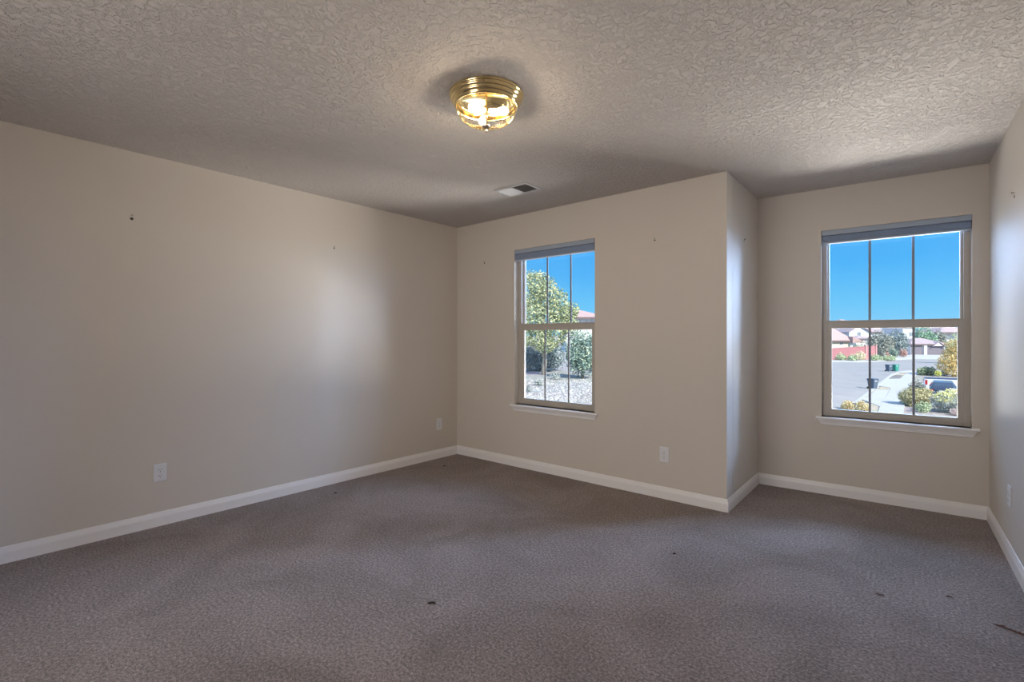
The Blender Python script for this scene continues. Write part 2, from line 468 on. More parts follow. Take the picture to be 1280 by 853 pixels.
def make_window(name, FR, Wn, label):
    w = Wn['u1'] - Wn['u0']; h = Wn['z1'] - Wn['z0']; zr = 1.352 - Wn['z0']
    M = FR @ Matrix.Translation((Wn['u0'], 0, Wn['z0']))
    root = empty(name, M); struct(root, label)
    fr = MB(); bars(fr, 0, w, 0.0, h, (0.036, 0.036, 0.034, 0.04), 0.062, 0.1245)
    fr.box(0.036, 0.046, 0.092, 0.10, 0.034, h - 0.04); fr.box(w - 0.046, w - 0.036, 0.092, 0.10, 0.034, h - 0.04)
    f = fr.build('window_frame', M_VINYL, root, bevel=0.002)
    up = MB(); bars(up, 0.036, w - 0.036, zr - 0.005, h - 0.04, (0.014, 0.014, 0.030, 0.03), 0.102, 0.123)
    u = up.build('upper_sash', M_VINYL, root, bevel=0.0015)
    lo = MB(); bars(lo, 0.034, w - 0.034, 0.022, zr + 0.034, (0.033, 0.033, 0.034, 0.063), 0.066, 0.092)
    lo.box(0.034, w - 0.034, 0.060, 0.070, zr + 0.024, zr + 0.034)
    l = lo.build('lower_sash', M_VINYL, root, bevel=0.0015)
    g = MB(); g.box(0.045, w - 0.045, 0.116, 0.120, zr + 0.02, h - 0.06); g.build('pane', M_GLASS, u)
    g = MB(); g.box(0.06, w - 0.06, 0.077, 0.081, 0.05, zr - 0.025); g.build('pane', M_GLASS, l)
    gl0, gl1 = 0.067, w - 0.067
    for k in (1, 2):
        x = gl0 + (gl1 - gl0) * k / 3 + (-0.004 if k == 1 else 0.008)
        mb = MB(); mb.box(x - 0.0085, x + 0.0085, 0.108, 0.114, zr + 0.02, h - 0.06); mb.build('muntin', M_MUNTIN, u)
        mb = MB(); mb.box(x - 0.0075, x + 0.0075, 0.070, 0.0755, 0.05, zr - 0.025); mb.build('muntin', M_MUNTIN, l)
    lk = MB(); lk.box(w / 2 - 0.030, w / 2 + 0.030, 0.0605, 0.067, zr + 0.010, zr + 0.022)
    lk.box(w / 2 - 0.006, w / 2 + 0.026, 0.054, 0.0615, zr + 0.013, zr + 0.019); lk.build('sash_lock', M_VINYL, l, bevel=0.002)
    # stool with horns and a rounded nose, apron below with mitred returns
    st = MB(); prof = [(0.064, -0.018), (0.064, 0), (-0.024, 0), (-0.0295, -0.001), (-0.0345, -0.0038), (-0.037, -0.008), (-0.037, -0.0115), (-0.034, -0.016), (-0.028, -0.018)]
    n = len(prof)
    st.prism(prof[:0] + [(0.064, -0.018), (0.064, 0.0), (0.0, 0.0), (0.0, -0.018)], 0.0, w, 'x')
    st.prism([(-0.0005, -0.018), (-0.0005, 0.0)] + prof[2:], -0.036, w + 0.036, 'x')
    st.build('window_sill', M_TRIM, root, bevel=0.0015)
    ap = MB(); ap.prism([(-0.0005, -0.018), (-0.022, -0.018), (-0.021, -0.026), (-0.014, -0.036), (-0.010, -0.050), (-0.010, -0.060), (-0.0005, -0.064)],
                        -0.026, w + 0.026, 'x', skew=lambda e, a, z: (1 if e == 0 else -1) * (z + 0.018) * -0.55)
    ap.build('apron', M_TRIM, root)
    return root


make_window('window_1', F_B, W1, 'narrow window in the long back wall with a tree outside')
make_window('window_2', F_A, W2, 'window in the alcove looking down on the street')


def make_blind(FR, Wn, label):
    w = Wn['u1'] - Wn['u0'] - 0.006
    root = empty('window_blind', FR @ Matrix.Translation((Wn['u0'] + 0.003, 0, Wn['z1'])))
    tag(root, label, 'blind', 'raised window blinds')
    hr = MB(); hr.prism([(0.050, -0.042), (0.050, -0.002), (-0.002, -0.002), (-0.004, -0.006), (-0.004, -0.040), (-0.001, -0.042)], 0, w, 'x')
    hr.build('headrail', M_BLIND_RAIL, root, bevel=0.0015)
    sh = MB()
    for k in range(6):
        z = -0.045 - k * 0.0075
        sh.prism([(0.042, z), (0.0465, z - 0.00375), (0.042, z - 0.0075), (0.004, z - 0.0075), (-0.0005, z - 0.00375), (0.004, z)], 0.004, w - 0.004, 'x')
    sh.build('shade_fabric', M_BLIND, root)
    br = MB(); br.prism([(0.044, -0.107), (0.044, -0.092), (0.0, -0.092), (-0.002, -0.095), (-0.002, -0.104), (0.001, -0.107)], 0.003, w - 0.003, 'x')
    br.build('bottom_rail', M_BLIND_RAIL, root, bevel=0.0015)
    for x in (0.0, w - 0.003):
        c = MB(); c.box(x, x + 0.003, -0.0055, 0.051, -0.043, -0.001); c.build('end_cap', M_BLIND_RAIL, root)
    return root


make_blind(F_B, W1, 'blue-grey shade pulled up at the top of the window with the tree outside')
make_blind(F_A, W2, 'blue-grey shade pulled up at the top of the alcove window over the street')


# ------------------------------------------------------------------ ceiling light
def make_ceiling_light(x, y):
    root = empty('ceiling_light', T(x, y, HT))
    tag(root, 'round brass flush-mount ceiling light with ribbed clear glass bowl, lit', 'ceiling light')
    p = MB(); p.lathe([(0.0, -0.0005), (0.176, -0.0005), (0.182, -0.004), (0.183, -0.010), (0.179, -0.016), (0.176, -0.017), (0.177, -0.021), (0.176, -0.027), (0.171, -0.032), (0.167, -0.033),
                       (0.168, -0.036), (0.166, -0.042), (0.160, -0.049), (0.157, -0.050), (0.158, -0.055), (0.155, -0.061), (0.150, -0.064), (0.147, -0.063), (0.146, -0.056), (0.150, -0.045),
                       (0.140, -0.020), (0.0, -0.016)], 72)
    p.build('brass_pan', M_BRASS, root, smooth=True)
    g = MB(); nr = 72
    prof = []
    for i in range(19):
        a = i / 18 * pi / 2
        prof.append((0.1465 * cos(a) ** 0.85 if i < 18 else 0.004, -0.060 - 0.092 * sin(a)))
    g.lathe(prof, nr * 4, rib=lambda i, r, z: (0.0022 if i % 4 in (0, 1) else -0.0012) * min(1, r / 0.05))
    g.build('glass_bowl', M_LGLASS, root, smooth=True)
    for k in range(3):
        a = radians(145 + 120 * k)
        R = Matrix.Translation((0.014 * cos(a), 0.014 * sin(a), -0.083)) @ Matrix.Rotation(a, 4, 'Z') @ Matrix.Rotation(radians(95), 4, 'Y')
        b = MB(); b.lathe([(0.0, 0.098), (0.009, 0.096), (0.016, 0.091), (0.0205, 0.083), (0.0215, 0.074), (0.020, 0.064), (0.016, 0.052), (0.0125, 0.040), (0.0125, 0.030)], 16, M=R)
        bo = b.build('bulb', M_BULB, root, smooth=True)
        pl = bpy.data.lights.new('bulb_light', 'POINT'); pl.energy = BULB; pl.color = BULB_COL; pl.shadow_soft_size = 0.014
        plo = bpy.data.objects.new('bulb_light', pl); COL.objects.link(plo); plo.parent = root; plo.location = R @ Vector((0, 0, 0.074))
        s = MB(); s.lathe([(0.0, 0.0), (0.015, 0.0), (0.015, 0.032), (0.0135, 0.034)], 16, M=R); s.build('socket', M_SOCKET, bo, smooth=True)
    st = MB(); st.tube([(0, 0, -0.018), (0, 0, -0.152)], 0.004, 10); st.build('stem', M_BRASS, root, smooth=True)
    f = MB(); f.lathe([(0.0, -0.150), (0.017, -0.150), (0.0205, -0.153), (0.0205, -0.158), (0.016, -0.162), (0.009, -0.166), (0.006, -0.171), (0.0085, -0.176), (0.008, -0.181), (0.003, -0.187), (0.0, -0.188)], 24)
    f.build('finial', M_NICKEL, root, smooth=True)
    tb = MB(); R = Matrix.Rotation(-pi / 2 + YAW, 4, 'Z')
    return root


make_ceiling_light(-1.609, 1.735)


# ------------------------------------------------------------------ ceiling vent
def make_vent(x, y, rz):
    root = empty('air_vent', T(x, y, HT, rz)); tag(root, 'white metal air register set in the ceiling', 'vent')
    a, b_ = 0.165, 0.105
    fr = MB(); bars(fr, -a, a, -b_, b_, (0.026, 0.026, 0.024, 0.024), -0.008, -0.0005)
    fr.v = [(p[0], p[2], p[1]) for p in fr.v]
    fr.box(-0.006, 0.006, -b_ + .02, b_ - .02, -0.007, -0.001)
    fr.build('vent_frame', M_VENT, root, bevel=0.002)
    bk = MB(); bk.box(-a + 0.02, a - 0.02, -b_ + 0.02, b_ - 0.02, -0.0015, -0.0003); bk.build('duct_opening', M_DARK, root)
    for side in (-1, 1):
        for k in range(7):
            xx = side * (0.016 + k * 0.0185)
            s = MB(); s.box(-0.009, 0.009, -b_ + 0.024, b_ - 0.024, -0.0005, 0.0005, M=Matrix.Translation((xx, 0, -0.0075)) @ Matrix.Rotation(side * radians(38), 4, 'Y'))
            s.build('louver', M_VENT, root)
    return root


make_vent(-2.431, 2.988, radians(0.3))


# ------------------------------------------------------------------ outlets
def make_outlet(FR, u, z, label, kind='outlet'):
    root = empty('wall_outlet', FR @ Matrix.Translation((u, 0, z))); tag(root, label, 'outlet', 'wall outlets')
    p = MB(); p.prism([(-0.0, -0.060), (-0.0035, -0.060), (-0.006, -0.056), (-0.0065, -0.05), (-0.0065, 0.05), (-0.006, 0.056), (-0.0035, 0.060), (0, 0.060)], -0.037, 0.037, 'x')
    p.build('cover_plate', M_PLATE, root, bevel=0.0015)
    for s in (-1, 1):
        r = MB(); r.v = []; n = 20
        pts = [(0.017 * max(-0.82, min(0.82, cos(2 * pi * i / n))) / 0.82, s * 0.0195 + 0.0145 * sin(2 * pi * i / n)) for i in range(n)]
        r.prism([(a, c) for a, c in pts], -0.0085, -0.006, 'y'); k = r.build('receptacle', M_PLATE, root)
        sl = MB()
        for dx, hh in ((-0.0065, 0.0042), (0.0065, 0.0034)): sl.box(dx - 0.0012, dx + 0.0012, -0.0089, -0.0084, s * 0.0195 + 0.003 - hh, s * 0.0195 + 0.003 + hh)
        sl.box(-0.0025, 0.0025, -0.0089, -0.0084, s * 0.0195 - 0.0105, s * 0.0195 - 0.006)
        sl.build('slots', M_SLOT, k)
    c = MB(); c.lathe([(0.0, 0.0), (0.003, 0.0), (0.003, 0.0012), (0, 0.0016)], 10, M=Matrix.Translation((0, -0.0063, 0)) @ Matrix.Rotation(pi / 2, 4, 'X')); c.build('screw', M_STEEL, root)
    return root


make_outlet(F_L, 1.953, 0.350, 'white wall outlet on the long blank wall, near the open end far from the corner')
make_outlet(F_L, 4.353, 0.352, 'wall outlet close to the room corner where the blank wall ends')
make_outlet(F_B, 2.302, 0.340, 'wall outlet below the back wall beside the alcove opening')
make_outlet(F_R, 0.755, 0.355, 'wall outlet seen edge-on in the wall beside the alcove window')


# ------------------------------------------------------------------ screws, nails and anchors left in the walls
def make_anchor(FR, u, z, label, style):
    root = empty('wall_screw', FR @ Matrix.Translation((u, 0, z))); tag(root, label, 'screw', 'screws left in the walls')
    R = Matrix.Rotation(pi / 2, 4, 'X')
    def head(dz, r, ln):
        h = MB(); h.lathe([(0, 0), (r * 0.4, 0), (r * 0.4, ln * .7), (r, ln * .75), (r, ln), (0, ln * 1.1)], 14, M=Matrix.Translation((0, 0, dz)) @ R)
        return h
    def hole(dz, r):
        h = MB(); h.lathe([(0, 0.0002), (r, 0.0002), (r * 1.25, 0.0012), (r * 1.4, 0.0002)], 14, M=Matrix.Translation((0, 0, dz)) @ R)
        return h
    head(0.010, 0.006, 0.012).build('screw_head', M_STEEL, root)
    if style == 'pair':
        hole(-0.011, 0.0065).build('anchor_hole', M_SLOT, root)
    else:
        hole(-0.003, 0.0045).build('anchor_hole', M_SLOT, root)
    return root


make_anchor(F_L, 1.703 + 0.10, 2.02, 'screw above a dark anchor hole on the blank wall, far from the corner', 'pair')
make_anchor(F_L, 3.088 + 0.10, 2.021, 'small screw high on the blank wall, roughly midway to the corner', 'one')
make_anchor(F_B, 0.402, 2.020, 'small screw in the back wall between the room corner and window', 'one')
make_anchor(F_B, 2.225, 2.018, 'small screw in the back wall between the window and the alcove', 'one')
make_anchor(F_S, 0.457, 2.014, 'small screw on the narrow side wall of the alcove facing the light', 'one')
make_anchor(F_R, 0.873, 2.021, 'screw and anchor hole high on the wall beside the alcove window', 'pair')


# ------------------------------------------------------------------ bits on the carpet
def make_tuft(x, y, ln, w, rz, label, m, name='lint_tuft', cat='lint'):
    b = MB()
    for k in range(9):
        t = (k - 4) / 4
        p = [(t * ln * 0.5 - ln * .14, RNG.normal(0, w * .25), 0.001), (t * ln * 0.5, RNG.normal(0, w * .3), 0.003 + 0.004 * (1 - t * t)), (t * ln * 0.5 + ln * .16, RNG.normal(0, w * .25), 0.001)]
        b.tube(p, [w * 0.12, w * 0.24, w * 0.10], 6)
    o = b.build(name, m, M=T(x, y, 0.0, rz)); tag(o, label, cat)
    if name == 'lint_tuft': o['group'] = 'bits of lint on the carpet'
    return o


make_tuft(-1.724, 1.485, 0.030, 0.014, YAW, 'dark lint tuft lying out in the middle of the open carpet', M_LINT)
make_tuft(-1.05, 2.72, 0.016, 0.010, YAW, 'dark lint speck on the carpet below the back wall outlet', M_LINT)
make_tuft(-3.55, 2.05, 0.020, 0.012, YAW, 'dark lint speck by the baseboard of the long blank wall', M_LINT)
make_tuft(-3.50, 3.17, 0.020, 0.010, YAW, 'dark lint speck on the carpet just off the far room corner', M_LINT)
make_tuft(0.335, 2.915, 0.105, 0.012, radians(-24), 'thin reddish-brown splinter drawn in for a cut in the carpet by the wall beside the alcove', M_REDBROWN, 'carpet_cut', 'strand')  # reddish strand stands in for a cut in the carpet
make_tuft(-0.12, 2.92, 0.030, 0.007, radians(-5), 'brown thread drawn in for a dent in the open carpet in front of the alcove', M_REDBROWN)  # brown thread stands in for the shade of a carpet dent
make_tuft(0.137, 3.11, 0.020, 0.007, radians(10), 'brown thread drawn in for a dent in the carpet between the alcove and its side wall', M_REDBROWN)  # another dent in the pile, its shade given as a brown thread


# ------------------------------------------------------------------ outdoors: terrain
ZS = -3.9             # street level below the bedroom carpet
ZB = -1.6             # stony bank beyond the back wall


def smooth(a, b, x):
    t = max(0.0, min(1.0, (x - a) / (b - a))); return t * t * (3 - 2 * t)


def gz(x, y):
    d = x * FW.x + y * FW.y
    street = ZS + max(0.0, min(60.0, d - 106)) * 0.0095
    bank = ZB + max(0.0, d - 30) * 0.012
    k = smooth(3.0, -1.5, x + 0.3 * y)
    return street * (1 - k) + bank * k


def at_depth(u, d):
    p = FW * d + RT * ((u - 640) / FPX * d); return p.x, p.y


def height(y, d): return CZ - (y - HOR) / FPX * d


def spot(u, y):
    """Where the line of sight through (u, y) meets the terrain."""
    d = 8.0
    while d < 400:
        x, yy = at_depth(u, d)
        if height(y, d) <= gz(x, yy): break
        d += 0.05
    return x, yy, d


M_GRAVEL = gravel_mat('pale_gravel', [(0.30, 0.27, 0.24), (0.42, 0.385, 0.345), (0.52, 0.48, 0.44)], 7.0)
M_COBBLE = gravel_mat('bank_cobbles', [(0.26, 0.25, 0.25), (0.40, 0.385, 0.37), (0.52, 0.50, 0.47)], 9.0)
M_ASPHALT = plain('worn_asphalt', (0.30, 0.29, 0.285), 0.9, noise=0.07, nscale=0.4, bump=0.05)
M_CONCRETE = plain('pale_concrete', (0.46, 0.455, 0.45), 0.85, noise=0.05, nscale=0.8)
M_VERGE = gravel_mat('tan_verge_gravel', [(0.42, 0.36, 0.27), (0.55, 0.48, 0.37), (0.62, 0.55, 0.44)], 6.0)
M_MULCH = gravel_mat('grey_mulch', [(0.20, 0.19, 0.185), (0.27, 0.25, 0.24), (0.33, 0.31, 0.29)], 6.0)

xs = np.concatenate([np.arange(-330, -80, 9.0), np.arange(-80, 60, 1.25), np.arange(60, 330, 9.0)])
ys = np.concatenate([np.arange(4.85, 190, 1.25), np.arange(190, 620, 9.0)])
gb = MB(); nx = len(xs)
gb.v = [(float(x), float(y), gz(float(x), float(y))) for y in ys for x in xs]
gb.f = [(j * nx + i, j * nx + i + 1, (j + 1) * nx + i + 1, (j + 1) * nx + i) for j in range(len(ys) - 1) for i in range(nx - 1)
        if not (ys[j] < 4.9 and False)]
gb.m = [1 if (gb.v[f[0]][0] + 0.3 * gb.v[f[0]][1]) < 0.6 else 0 for f in gb.f]
struct(gb.build('ground', [M_GRAVEL, M_COBBLE], smooth=True))


def paving(name, m, px, top, thick=0.2, label=None):
    """A slab of paving whose corners lie on the terrain under the given sight lines."""
    pts = []
    for u, y in px:
        x, yy, d = spot(u, y); pts.append((x, yy, gz(x, yy)))
    b = MB(); n = len(pts)
    vs = [(x, y, z + top) for x, y, z in pts] + [(x, y, z + top - thick) for x, y, z in pts]
    b.add(vs, [tuple(range(n)), tuple(range(2 * n - 1, n - 1, -1))] + [(i, n + i, n + (i + 1) % n, (i + 1) % n) for i in range(n)])
    return struct(b.build(name, m), label)


paving('road', M_ASPHALT, [(985, 560), (1066, 505), (1077, 497), (1090, 486), (1104, 476), (1114, 468.5), (1124, 465), (1140, 463.5), (1152, 461), (1180, 459), (1215, 458), (1215, 452.5), (1165, 450), (1143, 449.3), (1120, 450.5), (1098, 452.5), (1070, 453.5), (1040, 453), (1000, 452), (960, 455), (930, 520)], 0.03)
paving('curb', M_CONCRETE, [(1066, 505.3), (1077, 497.3), (1090, 486.3), (1104, 476.3), (1114, 468.8), (1124, 465.3), (1140, 463.8), (1140, 465), (1125, 466.8), (1116, 470), (1107, 477.5), (1094, 487.5), (1081, 498.5), (1071, 506.5)], 0.11)
paving('sidewalk', M_CONCRETE, [(1072, 555), (1096, 520), (1101, 507), (1108, 497), (1113, 487), (1125, 475), (1130, 470), (1137, 465.3), (1150, 464.5), (1143, 472), (1139, 478), (1135, 488), (1132, 500), (1129, 520), (1124, 555)], 0.10)
paving('driveway', M_CONCRETE, [(1083, 498.5), (1096, 487.8), (1112, 488.3), (1106, 500.5), (1100, 510), (1078, 500.5)], 0.085)
paving('driveway_neighbor', M_CONCRETE, [(1104, 478.5), (1109, 474.8), (1127, 474.2), (1126, 481), (1113, 486), (1098, 483.5)], 0.085)
paving('far_curb', M_CONCRETE, [(1000, 451.9), (1040, 452.9), (1070, 453.3), (1098, 452.3), (1120, 450.3), (1143, 449.1), (1143, 448.2), (1120, 449.1), (1098, 450.5), (1070, 451.3), (1040, 451.2), (1000, 450.4)], 0.12)
paving('far_driveway', M_CONCRETE, [(1118, 448.8), (1143, 449.0), (1180, 449.6), (1215, 450.5), (1215, 444.8), (1180, 444.3), (1140, 443.6), (1122, 446)], 0.06)
paving('verge', M_VERGE, [(1084, 520), (1083, 506), (1091, 502.5), (1102, 503.5), (1098, 513), (1094, 525)], 0.05)
paving('verge_middle', M_VERGE, [(1099, 486.8), (1103, 482.2), (1112, 484.3), (1120, 483.8), (1112, 487.3)], 0.05)
paving('verge_corner', M_VERGE, [(1117, 469.2), (1126, 467), (1140, 465.4), (1135, 467.8), (1127, 469.5)], 0.05)
paving('mulch_bed', M_MULCH, [(1110, 474), (1115, 470.6), (1121, 469.3), (1128, 469.6), (1124, 474)], 0.05)
paving('parking_pad', M_CONCRETE, [(1150, 487.5), (1150, 477.8), (1215, 477.5), (1215, 497), (1164, 497)], 0.03)


# ------------------------------------------------------------------ plants
def leaf_mesh(blobs, n, size, seed, up=0.25, shell=0.62):
    r = np.random.default_rng(seed); V = []; vol = np.array([b[3] * b[4] + b[4] * b[5] + b[3] * b[5] for b in blobs]); cnt = np.maximum(1, (n * vol / vol.sum()).astype(int))
    for (cx, cy, cz, rx, ry, rz), k in zip(blobs, cnt):
        d = r.normal(size=(k, 3)); d /= np.linalg.norm(d, axis=1)[:, None]
        q = shell + (1 - shell) * r.random(k) ** 0.6
        ph = r.random(6) * 6.28
        lump = 1 + 0.13 * np.sin(5 * d[:, 0] + ph[0]) * np.sin(5 * d[:, 1] + ph[1]) + 0.10 * np.sin(9 * d[:, 2] + ph[2]) + 0.07 * np.sin(11 * d[:, 0] + ph[3])
        p = d * (q * lump)[:, None] * np.array([rx, ry, rz]) + np.array([cx, cy, cz])
        nrm = d + r.normal(size=(k, 3)) * 0.75 + np.array([0, 0, up]); nrm /= np.linalg.norm(nrm, axis=1)[:, None]
        a = np.cross(nrm, r.normal(size=(k, 3))); a /= np.linalg.norm(a, axis=1)[:, None] + 1e-9
        c = np.cross(nrm, a); s = size * (0.6 + 0.8 * r.random(k))[:, None]
        V.append(np.stack([p - a * s, p - c * s * 0.45, p + a * s, p + c * s * 0.45], 1))
    V = np.concatenate(V)
    b = MB(); b.v = [tuple(x) for x in V.reshape(-1, 3)]; b.f = [(4 * i, 4 * i + 1, 4 * i + 2, 4 * i + 3) for i in range(len(V))]
    b.m = [0] * len(b.f)
    return b


def leaf_build(b, name, m, parent):
    me = bpy.data.meshes.new(name); me.from_pydata(b.v, [], b.f); me.materials.append(m)
    o = bpy.data.objects.new(name, me); COL.objects.link(o); o.parent = parent
    return o


M_BARK = plain('grey_brown_bark', (0.24, 0.19, 0.15), 0.9, noise=0.25, nscale=6, bump=0.3, bscale=20)
M_BARK_PALE = plain('pale_bark', (0.42, 0.37, 0.31), 0.9, noise=0.2, nscale=6, bump=0.3, bscale=20)
SEED = [100]


def plant(kind, label, cat, u0, u1, ytop, ybase, d, m, n, size, trunk=None, blobs=None, group=None, depth=1.0, rise=0.15, bark=None):
    """A shrub or tree filling the sight lines u0..u1, ytop..ybase at depth d, with stems below the crown."""
    uc = (u0 + u1) / 2; x, y = at_depth(uc, d); zb = gz(x, y) - 0.02
    w = (u1 - u0) / FPX * d; h = height(ytop, d) - zb
    root = empty(kind, T(x, y, zb, YAW)); tag(root, label, cat, group)
    SEED[0] += 1
    r = random.Random(SEED[0])
    if blobs is None:
        blobs = []
        z0 = h * rise
        for k in range(7):
            a = 2 * pi * k / 7 + r.random()
            blobs.append((w * 0.24 * cos(a), w * 0.24 * depth * sin(a), z0 + (h - z0) * r.uniform(0.30, 0.58), w * r.uniform(0.20, 0.27), w * 0.24 * depth, (h - z0) * r.uniform(0.28, 0.38)))
        blobs.append((0, 0, z0 + (h - z0) * 0.55, w * 0.30, w * 0.30 * depth, (h - z0) * 0.44))
        blobs.append((0, 0, z0 + (h - z0) * 0.28, w * 0.42, w * 0.42 * depth, (h - z0) * 0.28))
    else:
        blobs = [(a * w, b * w, c * h, e * w, f * w * depth, g * h) for a, b, c, e, f, g in blobs]
    tr = trunk if trunk is not None else 0.02 * w
    sb = MB()
    ln = h * 0.55
    if trunk: sb.tube([(0, 0, -0.15), (0.03 * w, 0, ln * .35), (-0.02 * w, 0, ln * .7), (0, 0, ln)], [tr * 1.25, tr, tr * .8, tr * .5], 9)
    for k in range(6):
        bl = blobs[k % len(blobs)]
        z0 = ln * (0.3 + 0.1 * k) if trunk else 0.0
        e = (bl[0] * .8, bl[1] * .8, bl[2])
        mid = (e[0] * .45, e[1] * .45, z0 + (e[2] - z0) * .6)
        sb.tube([(0, 0, z0), mid, e], [tr * .6, tr * .4, tr * .15], 6)
    sb.build('trunk' if trunk else 'stems', bark or M_BARK, root, smooth=True)
    leaf_build(leaf_mesh(blobs, n, size, SEED[0]), 'foliage', m, root)
    return root


L_TREE = leaf_mat('yellow_green_leaves', [(0.10, 0.14, 0.10), (0.20, 0.245, 0.14), (0.32, 0.34, 0.18), (0.46, 0.44, 0.26)])
L_TEAL = leaf_mat('blue_green_leaves', [(0.08, 0.13, 0.13), (0.14, 0.20, 0.175), (0.22, 0.30, 0.235), (0.36, 0.39, 0.26)])
L_DARK = leaf_mat('grey_green_leaves', [(0.10, 0.115, 0.10), (0.18, 0.20, 0.17), (0.27, 0.28, 0.235), (0.38, 0.38, 0.33)])
L_DARKB = leaf_mat('blue_grey_leaves', [(0.08, 0.11, 0.12), (0.15, 0.19, 0.20), (0.23, 0.28, 0.27), (0.34, 0.38, 0.36)])
L_GREEN = leaf_mat('far_green_leaves', [(0.14, 0.22, 0.16), (0.20, 0.31, 0.22), (0.28, 0.39, 0.28)])
L_AUT = leaf_mat('autumn_leaves', [(0.30, 0.20, 0.08), (0.47, 0.33, 0.12), (0.55, 0.43, 0.20), (0.45, 0.41, 0.21)])
L_HEDGE = leaf_mat('hedge_leaves', [(0.14, 0.18, 0.11), (0.22, 0.28, 0.17), (0.33, 0.37, 0.24)])
L_OLIVE = leaf_mat('olive_leaves', [(0.19, 0.18, 0.09), (0.29, 0.27, 0.14), (0.39, 0.355, 0.20), (0.45, 0.40, 0.25)])
L_SAGE = leaf_mat('sage_leaves', [(0.22, 0.28, 0.17), (0.34, 0.40, 0.24), (0.46, 0.50, 0.33)])
L_DRY = leaf_mat('dry_tan_leaves', [(0.22, 0.17, 0.09), (0.42, 0.33, 0.16), (0.58, 0.46, 0.25), (0.68, 0.60, 0.42)])
L_BLOOM = leaf_mat('pale_yellow_blooms', [(0.56, 0.50, 0.18), (0.68, 0.60, 0.28), (0.75, 0.70, 0.48)])
L_GREY = leaf_mat('silver_grey_leaves', [(0.17, 0.19, 0.18), (0.28, 0.30, 0.28), (0.42, 0.44, 0.42)])
L_RED = leaf_mat('red_brown_leaves', [(0.28, 0.15, 0.12), (0.40, 0.25, 0.21), (0.50, 0.36, 0.31)])
L_PINK = leaf_mat('pinkish_grass', [(0.44, 0.32, 0.29), (0.56, 0.43, 0.39), (0.64, 0.54, 0.48)])
L_YEL = leaf_mat('lime_leaves', [(0.40, 0.42, 0.10), (0.55, 0.54, 0.16)])
L_STRAW = leaf_mat('straw_grass', [(0.42, 0.38, 0.24), (0.56, 0.51, 0.34), (0.66, 0.60, 0.42)])

# through the back-wall window: the bank with its big tree
plant('leafy_tree', 'large yellow-green tree standing on the stony bank outside the back wall window', 'tree', 634, 724, 334, 470, 37, L_TREE, 19000, 0.088, trunk=0.17, bark=M_BARK_PALE, rise=0.2, blobs=[
    (-0.22, 0, 0.78, 0.30, 0.30, 0.20), (-0.05, 0.02, 0.84, 0.18, 0.2, 0.13), (0.05, 0, 0.72, 0.22, 0.22, 0.17), (0.20, 0, 0.63, 0.19, 0.2, 0.15), (0.30, 0, 0.52, 0.16, 0.18, 0.13), (0.43, 0.0, 0.60, 0.075, 0.09, 0.085), (0.36, 0.0, 0.56, 0.09, 0.09, 0.08), (0.36, -.05, 0.44, 0.14, 0.15, 0.10),
    (-0.25, -0.1, 0.55, 0.26, 0.25, 0.17), (-0.02, -0.15, 0.50, 0.24, 0.2, 0.15), (-0.30, -0.1, 0.36, 0.18, 0.2, 0.13), (-0.36, -0.12, 0.27, 0.14, 0.16, 0.09), (0.02, -0.2, 0.27, 0.14, 0.13, 0.07), (-0.06, -0.16, 0.335, 0.17, 0.16, 0.10), (0.17, -0.1, 0.37, 0.16, 0.16, 0.12)])
plant('juniper_tree', 'dense blue-green juniper growing to the side of the large yellow-green tree', 'tree', 703, 752, 408, 474, 34, L_TEAL, 6500, 0.09, trunk=0.10, rise=0.05)
plant('juniper_tree', 'low dark blue-green thicket behind the trunk of the large yellow-green tree', 'bush', 640, 712, 425, 472, 41, L_DARKB, 6000, 0.10, rise=0.0, depth=0.5)
SHRUBS = []
for u, yb, wd, lab in ((658, 490, 15, 'low grey-green shrub on the cobbles at the frame of the back window'), (673, 482, 13, 'low grey-green shrub on the cobbles just in front of the tree trunk'), (694, 474.5, 17, 'low grey-green shrub on the bank midway between the trunk and the juniper')):
    x_, y_, d_ = spot(u, yb); SHRUBS.append((x_, y_))
    plant('low_shrub', lab, 'bush', u - wd / 2, u + wd / 2, yb - 9, yb, d_, L_GREY, 420, 0.05, rise=0.0, group='low shrubs on the stony bank')

# loose cobbles on the bank
rb = MB()
for k in range(2600):
    u = random.uniform(640, 755); y = 474 + 42 * random.random() ** 1.0
    x_, y_, d_ = spot(u, y) if k % 1 == 0 else (0, 0, 0)
    if any(hypot(x_ - sx_, y_ - sy_) < 0.75 for sx_, sy_ in SHRUBS): continue
    s = random.uniform(0.035, 0.085); z_ = gz(x_, y_)
    a = random.random() * 6.28; q = [(cos(a + i * 1.2566) * s * random.uniform(.8, 1.2), sin(a + i * 1.2566) * s * random.uniform(.7, 1.1)) for i in range(5)]
    vs = [(x_ + p[0], y_ + p[1], z_ - 0.01) for p in q] + [(x_ + p[0] * .7, y_ + p[1] * .7, z_ + s * random.uniform(.5, .8)) for p in q]
    rb.add(vs, [(5, 6, 7, 8, 9)] + [(i, (i + 1) % 5, 5 + (i + 1) % 5, 5 + i) for i in range(5)])
m_, nt_, b_ = mat('loose_cobbles'); g_ = N(nt_, 'NewGeometry'); r_ = N(nt_, 'ValToRGB'); nt_.links.new(g_.outputs['Random Per Island'], r_.inputs[0])
r_.color_ramp.elements[0].color = (0.25, 0.24, 0.235, 1); r_.color_ramp.elements[1].color = (0.54, 0.515, 0.49, 1); nt_.links.new(r_.outputs[0], b_.inputs['Base Color']); b_.inputs['Roughness'].default_value = 0.9
o_ = rb.build('bank_cobblestones', m_); tag(o_, 'loose pale cobbles strewn over the bank below the trees', 'cobbles', kind='stuff')

